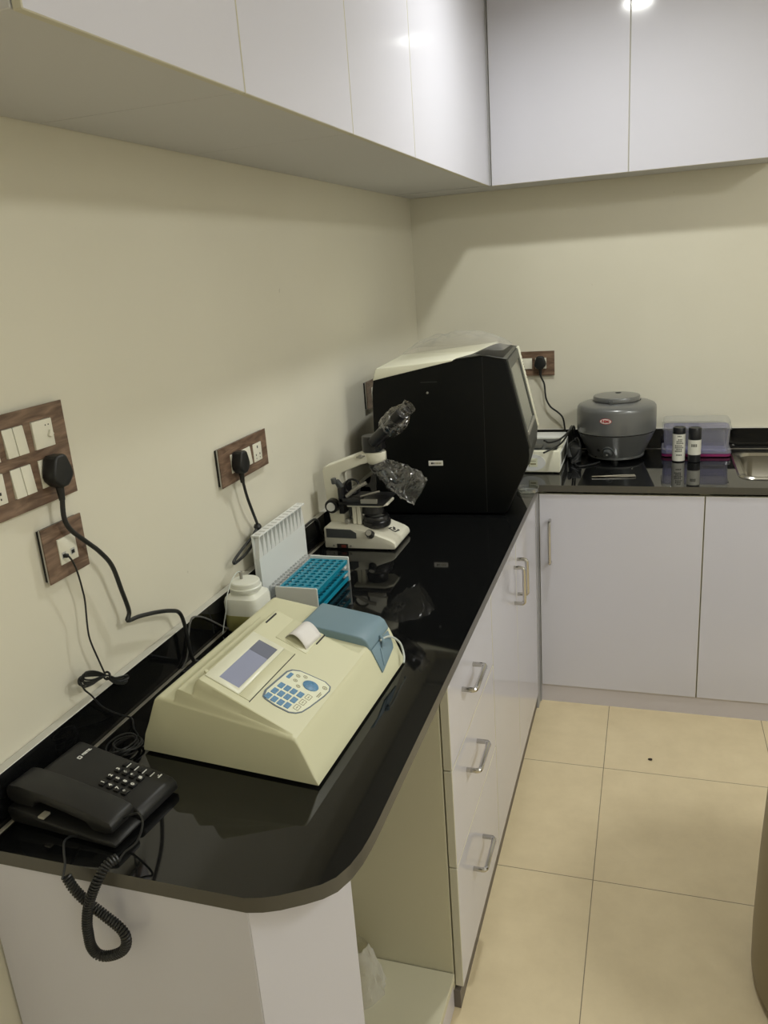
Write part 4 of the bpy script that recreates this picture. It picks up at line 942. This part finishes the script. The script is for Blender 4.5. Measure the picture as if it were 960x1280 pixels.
# speed knob on the cone
ka = -PI / 2 - .20; kd = V((math.cos(ka), math.sin(ka), -.42)).normalized(); kp_ = CC + V((math.cos(ka) * .1195, math.sin(ka) * .1195, .050))
kn = obj('speed_knob', B().cyl(kp_ - kd * .004, kp_ + kd * .005, .0225, .0215, 30, .001).cyl(kp_ + kd * .005, kp_ + kd * .021, .0170, .0155, 30, .002), M['darkgrey'], t)
obj('pointer', B().cyl(kp_ + kd * .021, kp_ + kd * .0215, .0035, seg=12), M['grey_rim'], kn)
a2 = -PI / 2 - .52; p2 = CC + V((math.cos(a2) * .117, math.sin(a2) * .117, .055)); obj('indicator', B().cyl(p2, p2 + V((math.cos(a2), math.sin(a2), -.42)).normalized() * .006, .006, seg=14, bevel=.001), M['dark'], t)
for s in (-.72, .62):
    a2 = -PI / 2 + s; p2 = CC + V((math.cos(a2) * .106, math.sin(a2) * .106, .022)); obj('screw', B().cyl(p2, p2 + V((math.cos(a2), math.sin(a2), 0)) * .003, .0035, seg=12), M['chrome'], t)
for s in (.5, 2.6, 4.7): obj('foot', B().cyl(CC + V((.085 * math.cos(s), .085 * math.sin(s), 0)), CC + V((.085 * math.cos(s), .085 * math.sin(s), .013)), .013, seg=16), M['rubber'], t)

# forceps
t = thing('forceps', 'steel forceps lying on the worktop in front of the centrifuge', 'forceps', (.83, -.44, H))
tipp = V((.752, -.478, H)); dr = V((.150, .022, 0)).normalized(); nr = V((-dr.y, dr.x, 0))
for s in (-1, 1):
    pl = [(0, .0006), (.03, .0024), (.07, .0060), (.105, .0085), (.150, .0085)]
    b = B().tube([tipp + dr * a + nr * s * w_ + V((0, 0, .004)) for a, w_ in pl], .0021, 8, 4)
    if s > 0: b.box((0, -.0095, .0010), (.048, .0095, .0045), .0006, 1, Matrix.Translation(tipp + dr * .104) @ frame((0, 0, 0), dr, nr))
    obj('arm', b, M['steel'], t)

# ------------------------------------------------------------------ tub and bottles
t = thing('plastic_tub', 'lilac see-through plastic tub with clear lid behind the two small bottles', 'tub', (1.117, -.098, H))
def rr2(i, r, z): return (rrect(.992 + i, -.168 + i, 1.241 - i, -.030 - i, r), z)
obj('base_tray', loop_surface([rr2(.004, .02, H + .014), rr2(.001, .02, H + .013), rr2(.001, .02, H + .004), rr2(.006, .02, H + .0008)]), M['pink'], t, label='magenta base rim')
obj('collar', loop_surface([rr2(.010, .02, H + .032), rr2(.002, .02, H + .029), rr2(.0, .02, H + .015), rr2(.004, .02, H + .0142)]), M['lilacrim'], t)
obj('body', loop_surface([rr2(.006, .02, H + .108), rr2(.010, .02, H + .036), rr2(.014, .018, H + .018)]), M['lilac'], t)
obj('lid', loop_surface([rr2(.0055, .02, H + .104), rr2(.001, .02, H + .105), rr2(.001, .02, H + .113), rr2(.005, .02, H + .116), rr2(.006, .02, H + .134), rr2(.011, .018, H + .138)]), M['clear'], t)
def bottle(x, y, label_, capz, lz0, lz1, lab):
    t = thing('bottle', lab, 'bottle', (x, y, H)); r = .0225
    obj('body', B().lathe([(0, .0008), (r - .001, .0008), (r, .002), (r, capz - .001), (r - .002, capz), (0, capz)], (x, y, H), 36), M['bottle'], t)
    obj('cap', B().lathe([(0, capz), (r + .0004, capz + .0006), (r + .0006, capz + .003), (r + .0002, .127), (r - .0015, .130), (r - .006, .1306), (r - .007, .129), (0, .129)], (x, y, H), 36), M['bottle'], t)
    lo = obj('label', B().lathe([(r + .0003, lz0), (r + .0005, lz0 + .0003), (r + .0005, lz1 - .0003), (r + .0003, lz1)], (x, y, H), 36), M['blabel'], t, label='white paper label')
    return lo, r
def marks(lo, x, y, r, rows_, a0):
    b = B()
    for z, cols_ in rows_:
        for c_ in cols_:
            a = a0 + c_ * .0052 / r
            T = frame((x + (r + .0005) * math.cos(a), y + (r + .0005) * math.sin(a), H + z), (-math.sin(a), math.cos(a), 0), (0, 0, 1))
            b.box((-.0017, -.0024, 0), (.0017, .0024, .0004), 0, 1, T)
    obj('print', b, M['print_'], lo)
lo, r = bottle(1.052, -.222, 0, .107, .004, .106, 'small black-capped bottle with a tall printed white label, left of the pair')
marks(lo, 1.052, -.222, r, [(.099, [-.6, .3, 1.2]), (.086, [-.2, .8, 1.8]), (.079, [-1.2, -.2, .8, 1.8]), (.072, [-1.2, -.2, .8, 1.8, 2.8]), (.063, [-2.2, -1.2, -.2, .8, 1.8]), (.056, [-2.2, -1.2, -.2, .8, 1.8, 2.8]), (.049, [-1.2, -.2, .8, 1.8]), (.042, [-2.2, -1.2, -.2, .8, 1.8]), (.028, [-1.2, -.2, .8, 1.8])], -PI / 2 - .05)
lo, r = bottle(1.1065, -.232, 0, .088, .030, .086, 'small black bottle with a short white label round its middle, right of the pair')
marks(lo, 1.1065, -.232, r, [(.069, [-1.5, -.5, .5, 1.5]), (.0635, [-1.5, -.5, .5, 1.5])], -PI / 2 - .12)

# ------------------------------------------------------------------ bits on the floor and in the open cabinet
def bagf(i, j):
    a = 2 * PI * i; h = j
    r = .075 * (1 - .55 * h) * (1 + .18 * noise.noise(V((math.cos(a) * 1.5, math.sin(a) * 1.5, h * 2))) + .12 * noise.noise(V((math.cos(a) * 4, math.sin(a) * 4, h * 5))))
    return (.345 + r * math.cos(a), -2.055 + r * .8 * math.sin(a), .101 + .115 * h + .01 * noise.noise(V((i * 9, h * 4, 7))))
tag(obj('plastic_packet', B().grid(bagf, 40, 16), M['bag'], loc=(.345, -2.055, .1)), 'crumpled milky plastic packet standing inside the open base cabinet', 'packet')
b = B(); tb = bmesh.new(); bmesh.ops.create_icosphere(tb, subdivisions=2, radius=.006)
for v in tb.verts: v.co = V((v.co.x * 1.3, v.co.y * .8, v.co.z * .5)) * (1 + .4 * noise.noise(v.co * 300)) + V((.974, -.896, .003))
b._add(tb); tag(obj('crumb', b, M['crumb'], loc=(.974, -.896, 0)), 'tiny dark crumb on the floor tiles before the back cabinets', 'crumb')
t = thing('drum_bin', 'tall rounded brown drum-shaped bin at the right edge of the floor', 'bin', (1.53, -1.72, 0))
obj('body', B().lathe([(0, .012), (.322, .012), (.330, .02), (.332, .12), (.329, .30), (.322, .50), (.312, .68), (.300, .70), (0, .70)], (1.53, -1.72, 0), 96), M['brown'], t)
obj('lid', B().lathe([(0, .7005), (.306, .7005), (.312, .706), (.300, .722), (.20, .735), (0, .738)], (1.53, -1.72, 0), 96), M['brown'], t)
obj('base_shade_ring', B().lathe([(0, 0), (.312, 0), (.314, .0115), (0, .0115)], (1.53, -1.72, 0), 96), M['dark'], t)  # dark ring painted in for the shaded gap at the floor

# ------------------------------------------------------------------ light
def lamp(name, loc, power, size, col=(1, .97, .90), spread=180):
    l = bpy.data.lights.new(name, 'AREA'); l.shape = 'DISK'; l.size = size; l.energy = power; l.color = col; l.spread = math.radians(spread)
    o = bpy.data.objects.new(name, l); C.objects.link(o); o.location = loc; return o
lamp('ceiling_lamp', (.86, -1.03, CEIL - .012), 10.5, .11, (.985, 1, .955), 160)
lamp('fill_panel', (2.6, -2.2, CEIL - .012), 28, .6, (.99, 1, .965))  # unseen panel added as soft fill for the left wall
lamp('fill_panel', (2.5, -4.4, CEIL - .012), 12, .6, (.99, 1, .965))  # second added fill panel, unseen behind the camera
w = bpy.data.worlds.new('world'); S.world = w; w.use_nodes = True
w.node_tree.nodes['Background'].inputs['Color'].default_value = (.9, .9, .85, 1); w.node_tree.nodes['Background'].inputs['Strength'].default_value = .05

for stem_, grp in (('wall_cabinet', 'white wall cabinets'), ('base_cabinet', 'white base cabinets with doors'), ('backsplash', 'black granite upstands'), ('switch_plate', 'wood-grain switch and socket plates'), ('mains_lead', 'black power cords with three-pin plugs'), ('plastic_bag', 'clear plastic bags on the microscope'), ('black_cable', 'black cables from the tall black analyser'), ('bottle', 'small black-capped bottles before the tub')):
    for o in list(bpy.data.objects):
        if o.parent is None and 'category' in o and o.name.split('.')[0] == stem_: o['group'] = grp

# ------------------------------------------------------------------ camera
cam = bpy.data.cameras.new('camera'); co = bpy.data.objects.new('camera', cam); C.objects.link(co)
yaw, pit, rol, foc = .3302, -.2946, -.0743, 1002.1
fw = V((-math.sin(yaw) * math.cos(pit), math.cos(yaw) * math.cos(pit), math.sin(pit))); ri = V((math.cos(yaw), math.sin(yaw), 0)); up = ri.cross(fw)
r2 = ri * math.cos(rol) + up * math.sin(rol); u2 = -ri * math.sin(rol) + up * math.cos(rol); bk = -fw
co.matrix_world = Matrix(((r2.x, u2.x, bk.x, .9397), (r2.y, u2.y, bk.y, -3.3549), (r2.z, u2.z, bk.z, 1.6395), (0, 0, 0, 1)))
cam.sensor_fit = 'VERTICAL'; cam.sensor_height = 36; cam.lens = foc / 1280 * 36; cam.clip_start = .02
S.camera = co
S.view_settings.view_transform = 'Standard'; S.view_settings.look = 'None'; S.view_settings.gamma = 1; S.view_settings.use_curve_mapping = False
S.view_settings.exposure = 0.07
try:
    S.cycles.use_denoising = True
    S.cycles.max_bounces = 10; S.cycles.transparent_max_bounces = 24
except Exception: pass
